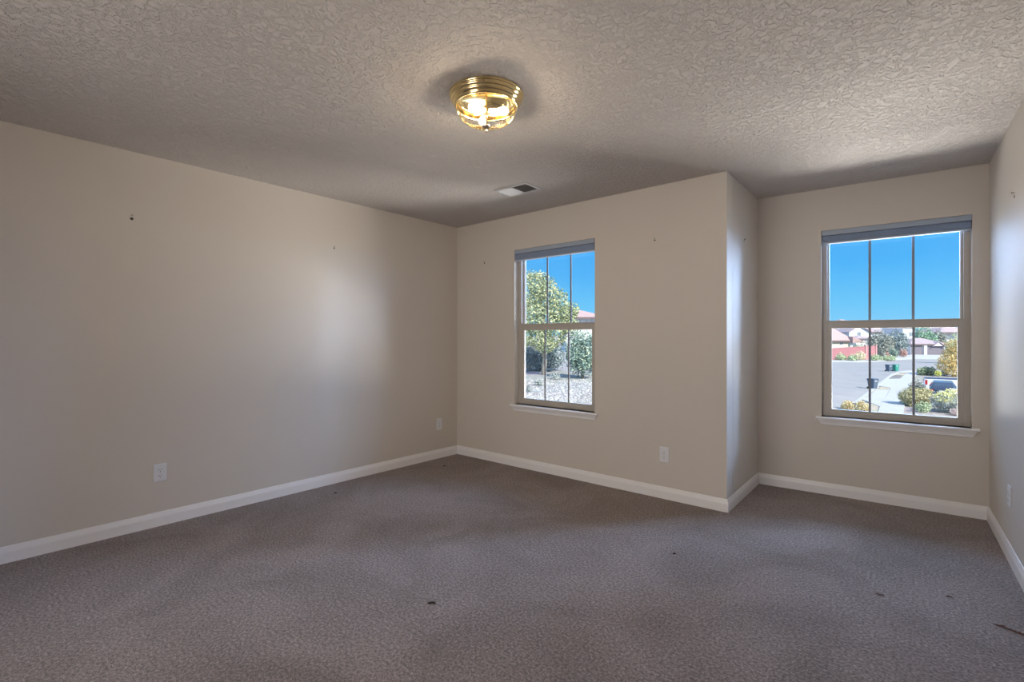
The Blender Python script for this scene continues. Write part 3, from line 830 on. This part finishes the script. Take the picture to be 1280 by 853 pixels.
# through the alcove window: street planting
G_SH = 'shrubs along the red garden wall'
plant('shrub', 'sage green shrub in front of the red wall, under the cream house', 'bush', 1043, 1058, 441, 451, 113, L_SAGE, 700, 0.16, rise=0.0, group=G_SH)
plant('shrub', 'sage green shrub by the red wall, next to the straw-coloured grass clump', 'bush', 1059, 1071, 443, 452, 111, L_SAGE, 700, 0.16, rise=0.0, group=G_SH)
plant('grass_clump', 'straw-coloured grass clump rising against the red wall', 'grass', 1068, 1082, 438.5, 450.5, 114, L_STRAW, 700, 0.16, rise=0.0)
plant('shrub', 'sage green shrub at the free end of the red wall', 'bush', 1086.5, 1101, 441.5, 452, 111, L_SAGE, 700, 0.16, rise=0.0, group=G_SH)
plant('shrub', 'sage green shrub farthest along the far curb, past the red wall', 'bush', 1102, 1119, 443.5, 451.5, 112, L_SAGE, 800, 0.16, rise=0.0, group=G_SH)
plant('round_tree', 'large grey-green tree behind the end of the red wall', 'tree', 1084, 1116, 412, 441.5, 136, L_DARK, 5200, 0.22, trunk=0.25, rise=0.05)
plant('round_tree', 'large darker blue-grey tree before the tall white house', 'tree', 1107, 1134, 409.5, 441, 141, L_DARKB, 4800, 0.22, trunk=0.25, rise=0.03)
plant('shrub', 'dark rounded shrub beneath the large grey-green tree', 'bush', 1098, 1107, 435, 443.5, 121, L_DARK, 500, 0.16, rise=0.0)
plant('shrub', 'blue-green shrub beneath the darker blue-grey tree', 'bush', 1111, 1122, 434, 442, 126, L_TEAL, 600, 0.16, rise=0.0)
plant('shrub', 'small round brown shrub on the far gravel yard between larger bushes', 'bush', 1106.5, 1111.5, 437.5, 442, 124, L_RED, 250, 0.13, rise=0.0)
plant('shrub', 'red-brown shrub beside the dark garage entrance of the tall white house', 'bush', 1124.5, 1134, 434.5, 444, 130, L_RED, 700, 0.16, rise=0.0)
plant('shrub', 'green shrub half hidden between the cream house and the red wall', 'bush', 1065, 1082, 425.5, 438, 129, L_HEDGE, 900, 0.2, rise=0.0)
plant('round_tree', 'wide green tree rising behind the garage house roof', 'tree', 1140, 1170, 405, 436, 184, L_GREEN, 4200, 0.30, trunk=0.3, rise=0.0)
plant('round_tree', 'grey-brown tree behind the garage house gable', 'tree', 1166, 1183, 411.5, 436, 186, L_DARK, 2400, 0.30, trunk=0.3, rise=0.0)
plant('round_tree', 'grey-green treetop showing above the orange autumn tree', 'tree', 1183, 1204, 416, 446, 100, L_SAGE, 1800, 0.17, trunk=0.2, rise=0.15)
plant('autumn_tree', 'orange and yellow autumn tree beyond the white pickup', 'tree', 1170, 1212, 423, 472, 66, L_AUT, 7000, 0.11, trunk=0.12, rise=0.10, blobs=[(0.12, 0, 0.80, 0.26, 0.26, 0.20), (0.02, 0, 0.62, 0.26, 0.26, 0.18), (-0.14, -0.05, 0.45, 0.26, 0.24, 0.17), (-0.20, 0, 0.30, 0.26, 0.24, 0.16), (0.1, -0.1, 0.34, 0.3, 0.26, 0.2), (0.25, 0, 0.55, 0.22, 0.24, 0.2), (0.0, -0.1, 0.14, 0.30, 0.24, 0.13), (0.28, -0.1, 0.2, 0.22, 0.22, 0.18)])
plant('hedge', 'clipped grey-green hedge standing along the sidewalk past the pickup', 'hedge', 1147, 1169, 458.5, 470.5, 68, L_HEDGE, 2600, 0.09, rise=0.0, blobs=[(-0.28, 0, 0.48, 0.22, 0.22, 0.47), (0, 0, 0.5, 0.26, 0.24, 0.48), (0.28, 0, 0.48, 0.22, 0.22, 0.47)])
plant('shrub', 'small lime-yellow shrub at the end of the clipped hedge', 'bush', 1168, 1177, 462.5, 471.5, 66, L_YEL, 420, 0.08, rise=0.1)
plant('shrub', 'grey shrub between the lime-yellow shrub and the autumn tree', 'bush', 1175, 1186, 461.5, 470.5, 67.5, L_GREY, 520, 0.08, rise=0.0)
plant('shrub', 'grey-brown shrub at the tail of the white pickup', 'bush', 1137, 1156, 474, 487, 44.5, L_DARK, 1800, 0.07, rise=0.0)
plant('round_bush', 'big round clipped olive bush beside the sidewalk', 'bush', 1126, 1166, 484, 508.5, 36.8, L_OLIVE, 8500, 0.055, rise=0.0, blobs=[(0, 0, 0.52, 0.46, 0.46, 0.46), (-0.18, 0, 0.45, 0.30, 0.32, 0.42), (0.18, 0, 0.45, 0.30, 0.32, 0.42)])
plant('shrub', 'small sage tuft in front of the big round olive bush', 'bush', 1145, 1163, 501, 515.5, 33.6, L_SAGE, 1500, 0.045, rise=0.0)
yb_ = plant('flowering_bush', 'pale yellow flowering bush in front of the dark parked car', 'bush', 1166, 1212, 486, 517, 33.6, L_GREY, 6500, 0.05, rise=0.0)
w_ = 46 / FPX * 33.6
leaf_build(leaf_mesh([(-.26 * w_, -.1, .70 * 1.6, .20 * w_, .2 * w_, .42), (-.02 * w_, -.15, .80 * 1.6, .22 * w_, .22 * w_, .42), (.22 * w_, -.1, .74 * 1.6, .22 * w_, .22 * w_, .44), (-.08 * w_, -.3, .55 * 1.6, .28 * w_, .2 * w_, .36)], 2600, 0.055, 77), 'blooms', L_BLOOM, yb_)
plant('grass_clump', 'pinkish dry grass clump on the gravel below the yellow flowering bush', 'grass', 1189, 1206, 509, 522, 32.2, L_PINK, 900, 0.045, rise=0.0)
plant('dry_shrub', 'dry tan shrub on the verge nearer the road', 'bush', 1051, 1067.5, 500, 513.5, 34.6, L_DRY, 1900, 0.05, rise=0.0)
plant('dry_shrub', 'dry tan shrub on the verge nearer the sidewalk', 'bush', 1068, 1086, 501, 514.5, 33.2, L_DRY, 2100, 0.05, rise=0.0)


# ------------------------------------------------------------------ houses
M_CREAM = plain('cream_stucco', (0.62, 0.57, 0.45), 0.9, noise=0.03)
M_WHITE = plain('white_stucco', (0.66, 0.66, 0.68), 0.9, noise=0.02)
M_REDWALL = plain('red_block', (0.40, 0.175, 0.19), 0.9, noise=0.06, nscale=1.5)
M_REDCAP = plain('red_block_cap', (0.45, 0.25, 0.25), 0.9, noise=0.05)
M_ROOF_R = tile_roof_mat('terracotta_tiles', (0.50, 0.345, 0.325)); M_ROOF_M = tile_roof_mat('mauve_tiles', (0.43, 0.34, 0.36))
M_EAVE = plain('brown_fascia', (0.13, 0.10, 0.10), 0.8, noise=0.05)
M_GARAGE = plain('brown_grey_garage_door', (0.17, 0.15, 0.18), 0.7, noise=0.03); M_WINDARK = plain('house_window_glass', (0.16, 0.20, 0.23), 0.15, spec=0.6)
M_WINFR = plain('white_window_trim', (0.68, 0.68, 0.68), 0.6)


def house(name, label, u0, u1, d, yeave, yridge, m_wall, m_roof, kind, dep=9.0, over=0.6, turn=0.0, wins=(), doors=(), ridge=None, pillars=(), base=None, cat='house', fascia=0.25):
    """Box house whose front spans sight lines u0..u1 at depth d; hip or gable roof from the eave to the ridge."""
    uc = (u0 + u1) / 2; x, y = at_depth(uc, d); zb = (gz(x, y) if base is None else base) - 0.3
    w = (u1 - u0) / FPX * d; he = height(yeave, d) - zb
    root = empty(name, T(x, y, zb, YAW + turn)); tag(root, label, cat, 'houses across the street')
    b = MB(); b.box(-w / 2, w / 2, 0, dep, 0, he)
    hr = height(yridge, d + (dep / 2 if kind != 'gable_front' else 0)) - zb
    if kind == 'gable_front': b.prism([(-w / 2, he), (w / 2, he), (0, hr)], 0.0, dep, 'y')
    b.build('wall', m_wall, root)
    r = MB(); o = over; t = 0.22
    if kind == 'hip':
        rl = (ridge if ridge is not None else max(0.2, w / 2 - dep / 2)); yc = dep / 2
        bot = [(-w / 2 - o, -o), (w / 2 + o, -o), (w / 2 + o, dep + o), (-w / 2 - o, dep + o)]
        vs = [(p[0], p[1], he) for p in bot] + [(p[0], p[1], he + t) for p in bot] + [(-rl, yc, hr), (rl, yc, hr)]
        r.add(vs, [(0, 1, 2, 3), (0, 1, 5, 4), (1, 2, 6, 5), (2, 3, 7, 6), (3, 0, 4, 7), (4, 5, 9, 8), (5, 6, 9), (6, 7, 8, 9), (7, 4, 8)])
    elif kind == 'gable_front':
        k = (hr - he) / (w / 2)
        r.prism([(-w / 2 - o, he - k * o), (0, hr), (w / 2 + o, he - k * o), (w / 2 + o, he - k * o + t), (0, hr + t), (-w / 2 - o, he - k * o + t)], -o, dep + o, 'y')
    else:
        r.prism([(-o, he), (dep / 2, hr), (dep + o, he), (dep + o, he + t), (dep / 2, hr + t), (-o, he + t)], -w / 2 - o, w / 2 + o, 'x')
        b2 = MB(); b2.prism([(0, he), (dep, he), (dep / 2, hr)], -w / 2, w / 2, 'x'); b2.build('gable_wall', m_wall, root)
    ro = r.build('roof', m_roof, root)
    if kind in ('hip', 'gable_side') and fascia:
        e = MB(); e.box(-w / 2 - o, w / 2 + o, -o - 0.05, -o + 0.05, he - fascia, he + 0.12); e.build('fascia', M_EAVE, ro)
    def X(u): return (u - uc) / FPX * d
    def Z(yy): return height(yy, d) - zb
    for a, c, yt, ybm in wins:
        f = MB(); bars(f, X(a), X(c), Z(ybm), Z(yt), (0.1, 0.1, 0.1, 0.1), -0.10, 0.05); f.box((X(a) + X(c)) / 2 - .05, (X(a) + X(c)) / 2 + .05, -0.10, 0.0, Z(ybm), Z(yt)); fo = f.build('window', M_WINFR, root)
        g = MB(); g.box(X(a) + .05, X(c) - .05, -0.05, 0.04, Z(ybm) + .05, Z(yt) - .05); g.build('pane', M_WINDARK, fo)
    for a, c, yt in doors:
        g = MB(); hd = Z(yt) - 0.3
        for k in range(5): g.box(X(a), X(c), -0.06 + 0.01 * (k % 2), 0.05, 0.3 + hd * k / 5 + 0.015, 0.3 + hd * (k + 1) / 5)
        g.build('garage_door', M_GARAGE, root)
    for a, c, yt in pillars:
        g = MB(); g.box(X(a), X(c), -0.45, 0.0, 0, Z(yt)); g.box(X(a) - .08, X(c) + .08, -0.5, 0.0, Z(yt) - .2, Z(yt)); g.build('pillar', M_WHITE, root)
    return root


h1 = house('house', 'cream house with a broad terracotta roof behind the red garden wall', 1008, 1064.5, 142, 426.5, 408.5, M_CREAM, M_ROOF_R, 'hip', dep=10, over=0.6, ridge=3.6, wins=((1049.3, 1054, 427.8, 431.6),), pillars=((1061.6, 1064.6, 427.0),), fascia=0.35)
po = MB(); w1 = (1064.5 - 1008) / FPX * 142
po.prism([(w1 / 2 - 0.5, 3.95), (w1 / 2 + 3.4, 3.95), (w1 / 2 + 3.4, 4.15), (w1 / 2 - 0.5, 5.9)], -1.2, 6.0, 'y'); po.build('porch_roof', M_ROOF_R, h1)
house('house', 'white gabled house with a single window standing behind the cream house', 1061.5, 1086.5, 168, 414.5, 407.0, M_WHITE, M_ROOF_M, 'gable_front', dep=9, over=0.7, wins=((1071.2, 1076, 415.0, 420.6),))
le = house('house', 'low mauve-roofed wing in front of the white gabled house', 1070, 1092, 158, 424.0, 419.5, M_WHITE, M_ROOF_M, 'hip', dep=6, over=0.4, fascia=0.15)
house('house', 'white house half hidden behind the large grey-green tree, dark roof edge', 1086, 1119, 186, 415.5, 409.5, M_WHITE, M_ROOF_M, 'hip', dep=9, over=0.8, fascia=0.3)
house('house', 'tall white house with a barred upper window beside the blue-grey tree', 1128.5, 1143.5, 162, 408.5, 400.5, M_WHITE, M_ROOF_M, 'hip', dep=9, over=0.5, wins=((1136.2, 1141.2, 415.2, 421.0),), doors=((1131.3, 1136.2, 433.5),))
garage = house('house', 'low garage house with a mauve tiled roof and two brown garage doors', 1138.5, 1181, 146, 430.8, 422.6, M_WHITE, M_ROOF_M, 'hip', dep=8, over=0.5, doors=((1138.8, 1152.8, 432.2), (1158.2, 1180, 432.8)), pillars=((1153.6, 1157.4, 431.4),), fascia=0.3)
wg = 42.5 / FPX * 146
dm = MB(); xg = (1171 - 1159.75) / FPX * 146; dm.prism([(xg - 1.3, 2.95), (xg + 1.3, 2.95), (xg, 4.05)], -0.7, 4.0, 'y'); dmo = dm.build('dormer_gable', M_WHITE, garage)
dr = MB(); dr.prism([(xg - 1.9, 2.75), (xg, 4.15), (xg + 1.9, 2.75), (xg + 1.9, 2.97), (xg, 4.40), (xg - 1.9, 2.97)], -1.0, 4.2, 'y'); dr.build('dormer_roof', M_ROOF_M, dmo)
house('house', 'far white house with a long mauve roof above the autumn tree', 1177, 1202, 215, 416.0, 405.5, M_WHITE, M_ROOF_M, 'hip', dep=10, over=3.0, fascia=0.3)
house('house', 'distant house with a low roof showing over the window rail above the cream house', 1052, 1066, 230, 403.5, 399.2, M_WHITE, M_ROOF_M, 'hip', dep=9, over=1.0, fascia=0.2)
house('house', 'pink hip-roofed house on the slope seen past the large yellow-green tree', 708, 752, 82, 397.8, 388.2, M_WHITE, M_ROOF_R, 'hip', dep=9.5, over=0.9, ridge=0.25, wins=((723.5, 726.5, 399.4, 409), (731, 734, 399.4, 409), (738, 741, 399.4, 409)), fascia=0.2)

# red garden wall: two runs with caps and piers
def garden_wall(label, pts, yts, d0):
    x0, y0 = at_depth(pts[0], d0[0]); root = empty('garden_wall', T(x0, y0, gz(x0, y0) - 0.2)); tag(root, label, 'wall', 'red garden walls')
    x1, y1 = at_depth(pts[1], d0[1]); L = hypot(x1 - x0, y1 - y0); a = atan2(y1 - y0, x1 - x0); z0 = gz(x0, y0) - 0.2
    h0 = height(yts[0], d0[0]) - z0; h1_ = height(yts[1], d0[1]) - z0
    R = Matrix.Rotation(a, 4, 'Z')
    b = MB(); b.add([R @ Vector(p) for p in [(0, 0, -.5), (L, 0, -.5), (L, .2, -.5), (0, .2, -.5), (0, 0, h0), (L, 0, h1_), (L, .2, h1_), (0, .2, h0)]], [(0, 1, 2, 3), (4, 5, 6, 7), (0, 1, 5, 4), (1, 2, 6, 5), (2, 3, 7, 6), (3, 0, 4, 7)])
    b.build('block_panel', M_REDWALL, root)
    c = MB(); c.add([R @ Vector(p) for p in [(0, -.06, h0), (L, -.06, h1_), (L, .26, h1_), (0, .26, h0), (0, -.06, h0 + .12), (L, -.06, h1_ + .12), (L, .26, h1_ + .12), (0, .26, h0 + .12)]], [(0, 1, 2, 3), (4, 5, 6, 7), (0, 1, 5, 4), (1, 2, 6, 5), (2, 3, 7, 6), (3, 0, 4, 7)])
    c.build('wall_cap', M_REDCAP, root)
    p = MB(); p.box(L - .25, L + .25, -.12, .32, -.5, h1_ + .2, M=R); p.box(L - .3, L + .3, -.17, .37, h1_ + .2, h1_ + .3, M=R); p.build('pier', M_REDCAP, root)


garden_wall('long red block garden wall in front of the cream house', (1004, 1082.5), (438.3, 433.4), (117, 118))
garden_wall('short red block garden wall running behind the sage shrubs by the grey-green tree', (1083.5, 1095), (433.2, 433.0), (119, 120))


# ------------------------------------------------------------------ bins
def make_bin(u, yb, label, col, turn=0.0, M_cache={}):
    x, y, d = spot(u, yb)
    root = empty('trash_bin', T(x, y, gz(x, y) + 0.03, YAW + turn)); tag(root, label, 'bin', 'wheeled bins on the street')
    m = M_cache.setdefault(col, plain('bin_plastic_%d' % len(M_cache), col, 0.5, noise=0.03))
    b = MB()
    lo, hi = (0.23, 0.27), (0.31, 0.37)
    vs = [(sx_ * lo[0], sy_ * lo[1], 0.06) for sx_, sy_ in ((-1, -1), (1, -1), (1, 1), (-1, 1))] + [(sx_ * hi[0], sy_ * hi[1], 0.98) for sx_, sy_ in ((-1, -1), (1, -1), (1, 1), (-1, 1))]
    b.add(vs, [(0, 1, 2, 3), (4, 5, 6, 7), (0, 1, 5, 4), (1, 2, 6, 5), (2, 3, 7, 6), (3, 0, 4, 7)])
    b.box(-.33, .33, -.39, .39, .93, .99); b.build('body', m, root, bevel=0.02)
    l = MB(); l.prism([(-.40, 1.0), (.40, 1.0), (.40, 1.03), (.25, 1.09), (-.25, 1.09), (-.40, 1.03)], -.34, .34, 'x'); l.build('lid', m, root, bevel=0.015)
    for s in (-1, 1):
        w_ = MB(); w_.lathe([(0, -.03), (.11, -.03), (.125, -.015), (.125, .015), (.11, .03), (0, .03)], 18, M=Matrix.Translation((s * .27, .30, .125)) @ Matrix.Rotation(pi / 2, 4, 'Y')); w_.build('wheel', M_SLOT, root)
    h = MB(); h.tube([(-.28, .38, .95), (-.28, .46, .98), (.28, .46, .98), (.28, .38, .95)], .018, 8); h.build('handle', m, root)
    k = MB(); k.box(-.16, .10, -.372, -.362, .80, .88); k.build('sticker', M_WINFR, root)
    return root


make_bin(1091.0, 487.0, 'dark blue wheeled bin standing alone at the driveway edge', (0.09, 0.12, 0.17), radians(14))
make_bin(1111.0, 464.8, 'dark blue wheeled bin at the curb touching the green one', (0.08, 0.12, 0.17), radians(6))
make_bin(1119.3, 464.6, 'green wheeled bin at the curb beside a dark blue one', (0.03, 0.27, 0.20), radians(4))


# ------------------------------------------------------------------ vehicles
M_TRUCK = plain('white_car_paint', (0.74, 0.76, 0.80), 0.25, noise=0.01, coat=0.4); M_CARDARK = plain('dark_blue_car_paint', (0.035, 0.05, 0.085), 0.3, noise=0.02, coat=0.4)
M_TYRE = plain('tyre_rubber', (0.03, 0.03, 0.032), 0.8); M_RIM = plain('wheel_rim', (0.45, 0.46, 0.48), 0.35, metal=0.7)
M_TAIL = plain('red_lamp', (0.45, 0.03, 0.03), 0.3); M_TINT = plain('tinted_glass', (0.05, 0.08, 0.12), 0.08, spec=0.7); M_CHROME = plain('bumper_chrome', (0.7, 0.7, 0.7), 0.2, metal=0.9); M_BLUE_REFLECT = plain('blue_reflection', (0.10, 0.28, 0.55), 0.4)


def wheel(root, x, y, r=0.38, wd=0.24):
    w = MB(); w.lathe([(0.0, -wd / 2 + .03), (r * .62, -wd / 2 + .02), (r * .66, -wd / 2), (r * .94, -wd / 2), (r, -wd / 2 + .03), (r, wd / 2 - .03), (r * .94, wd / 2), (r * .66, wd / 2), (r * .62, wd / 2 - .02), (0, wd / 2 - .03)], 28, M=Matrix.Translation((x, y, r)) @ Matrix.Rotation(pi / 2, 4, 'X'))
    o = w.build('wheel', M_TYRE, root, smooth=False)
    h = MB(); h.lathe([(0, -wd / 2 - .005), (r * .2, -wd / 2 - .01), (r * .6, -wd / 2 + .012), (r * .6, wd / 2 - .012), (r * .2, wd / 2 + .01), (0, wd / 2 + .005)], 20, M=Matrix.Translation((x, y, r)) @ Matrix.Rotation(pi / 2, 4, 'X')); h.build('rim', M_RIM, o)


def make_pickup(u_tail, d):
    x, y = at_depth(u_tail, d); root = empty('pickup_truck', T(x, y, gz(x, y) + 0.03, YAW + radians(-36))); tag(root, 'white pickup truck parked behind the dark car, tail and bed in view', 'truck')
    W = 0.95
    arch = lambda cx: [(cx + 0.47 * cos(a), 0.38 + 0.47 * sin(a)) for a in [pi * (1 - i / 8) for i in range(9)] if True]
    low = [(0.05, 0.55)] + [(0.95 + (p[0] - 0.95), max(p[1], 0.42)) for p in arch(0.95)] + [(max(0, p[0]), max(p[1], 0.42)) for p in arch(4.35)] + [(5.3, 0.45), (5.45, 0.7), (5.4, 1.05), (3.95, 1.18), (2.6, 1.20), (2.6, 1.32), (0.02, 1.32), (0.0, 0.7)]
    b = MB(); b.prism([(p[0], p[1]) for p in low], -W, W, 'y'); b.v = [(p[0], p[1], p[2]) for p in b.v]
    bd = b.build('body', M_TRUCK, root)
    c = MB(); vs = []
    for s in (-1, 1):
        for px_, pz, ins in ((2.62, 1.18, .02), (4.15, 1.15, .02), (3.62, 1.84, .16), (2.78, 1.86, .16)): vs.append((px_, s * (W - ins), pz))
    c.add(vs, [(0, 1, 2, 3), (7, 6, 5, 4), (0, 4, 5, 1), (1, 5, 6, 2), (2, 6, 7, 3), (3, 7, 4, 0)]); cb = c.build('cab', M_TRUCK, root, bevel=0.05)
    for s in (-1, 1):
        g = MB(); yo = s * (W + 0.006)
        g.add([(2.80, s * (W - .03), 1.24), (3.95, s * (W - .03), 1.22), (3.55, s * (W - .135), 1.76), (2.90, s * (W - .135), 1.78)] + [(2.80, s * (W - .06), 1.24), (3.95, s * (W - .06), 1.22), (3.55, s * (W - .165), 1.76), (2.90, s * (W - .165), 1.78)], [(0, 1, 2, 3), (4, 5, 6, 7), (0, 1, 5, 4), (1, 2, 6, 5), (2, 3, 7, 6), (3, 0, 4, 7)]); g.build('side_window', M_TINT, cb)
        t = MB(); t.box(-0.02, 0.16, s * (W + .012) - .03, s * (W + .012), 0.78, 1.22); t.build('tail_lamp', M_TAIL, bd)
    tn = MB(); tn.box(0.03, 2.58, -W + .02, W - .02, 1.32, 1.37); tn.build('dark_bed_top', plain('navy_bed_top', (0.04, 0.05, 0.11), 0.6), root)  # thin dark navy slab across the top of the bed
    bp = MB(); bp.prism([(-.16, .48), (-.14, .68), (.05, .68), (.05, .48)], -W, W, 'y'); bp.build('bumper', M_CHROME, root, bevel=0.02)
    pn = MB(); pn.box(2.66, 3.3, -W - .01, -W + .02, .62, 1.12); pn.build('reflection_patch', M_BLUE_REFLECT, bd)  # blue patch put on the truck side for a reflection
    hd = MB(); hd.box(3.45, 3.62, -W - .03, -W, 1.02, 1.06); hd.build('door_handle', M_CHROME, bd)
    for xw in (0.95, 4.35):
        for s in (-1, 1): wheel(root, xw, s * (W - .13))
    return root


make_pickup(1155.3, 46.5)


def make_car(u, d, turn):
    x, y = at_depth(u, d); root = empty('parked_car', T(x, y, gz(x, y) + 0.03, YAW + turn)); tag(root, 'dark blue car seen from behind over the yellow flowering bush', 'car')
    # cross-sections from tail (y = 0) to nose: half width, sill, belt, roof half width, roof height
    sec = [(0.0, .78, .45, .80, .60, .84), (0.12, .86, .28, .90, .62, 1.02), (0.55, .89, .24, .95, .60, 1.42), (1.1, .90, .22, .96, .60, 1.50), (2.2, .90, .22, .96, .60, 1.50), (2.9, .90, .22, .97, .66, 1.22), (3.25, .90, .22, .96, .74, 1.0), (4.1, .86, .25, .84, .66, .90), (4.4, .72, .35, .66, .55, .70)]
    vs = []; k = 8
    for yy, w, s, be, rw, rh in sec:
        vs += [(-w * .94, yy, s), (-w, yy, (s + be) / 2), (-w * .97, yy, be), (-rw, yy, rh), (rw, yy, rh), (w * .97, yy, be), (w, yy, (s + be) / 2), (w * .94, yy, s)]
    fs = [tuple(range(k)), tuple(range(len(vs) - 1, len(vs) - 1 - k, -1))]
    fs += [(i * k + j, i * k + (j + 1) % k, (i + 1) * k + (j + 1) % k, (i + 1) * k + j) for i in range(len(sec) - 1) for j in range(k)]
    b = MB(); b.add(vs, fs); bd = b.build('body', M_CARDARK, root, bevel=0.04, smooth=False)
    g = MB(); g.add([(-.70, .16, .98), (.70, .16, .98), (.56, .50, 1.37), (-.56, .50, 1.37)] + [(-.70, .13, 1.0), (.70, .13, 1.0), (.56, .47, 1.39), (-.56, .47, 1.39)], [(0, 1, 2, 3), (4, 5, 6, 7), (0, 1, 5, 4), (1, 2, 6, 5), (2, 3, 7, 6), (3, 0, 4, 7)]); g.build('rear_window', M_TINT, bd)
    for s in (-1, 1):
        w = MB(); w.add([(s * .885, .75, 1.0), (s * .885, 2.55, 1.0), (s * .66, 2.3, 1.42), (s * .655, .95, 1.42), (s * .86, .75, 1.0), (s * .86, 2.55, 1.0), (s * .63, 2.3, 1.42), (s * .63, .95, 1.42)], [(0, 1, 2, 3), (4, 5, 6, 7), (0, 1, 5, 4), (1, 2, 6, 5), (2, 3, 7, 6), (3, 0, 4, 7)]); w.build('side_window', M_TINT, bd)
        t = MB(); t.box(s * .74 - .12, s * .74 + .12, -.02, .12, .68, .86); t.build('tail_lamp', M_TAIL, bd)
    p = MB(); p.box(-.85, .85, -.08, .08, .32, .56); p.build('bumper', M_CARDARK, root, bevel=0.03)
    n = MB(); n.box(-.26, .26, -.035, -.005, .66, .78); n.build('licence_plate', M_WINFR, bd)
    for yw in (0.85, 3.55):
        for s in (-1, 1):
            w = MB(); r = .32
            w.lathe([(0.0, -.09), (r * .6, -.09), (r * .66, -.11), (r * .94, -.11), (r, -.08), (r, .08), (r * .94, .11), (r * .66, .11), (r * .6, .09), (0, .09)], 26, M=Matrix.Translation((s * .80, yw, r)) @ Matrix.Rotation(pi / 2, 4, 'Y')); wo_ = w.build('wheel', M_TYRE, root)
            h = MB(); h.lathe([(0, -.105), (r * .58, -.10), (r * .58, .10), (0, .105)], 18, M=Matrix.Translation((s * .80, yw, r)) @ Matrix.Rotation(pi / 2, 4, 'Y')); h.build('rim', M_RIM, wo_)
    return root


make_car(1179, 40.2, radians(-41))
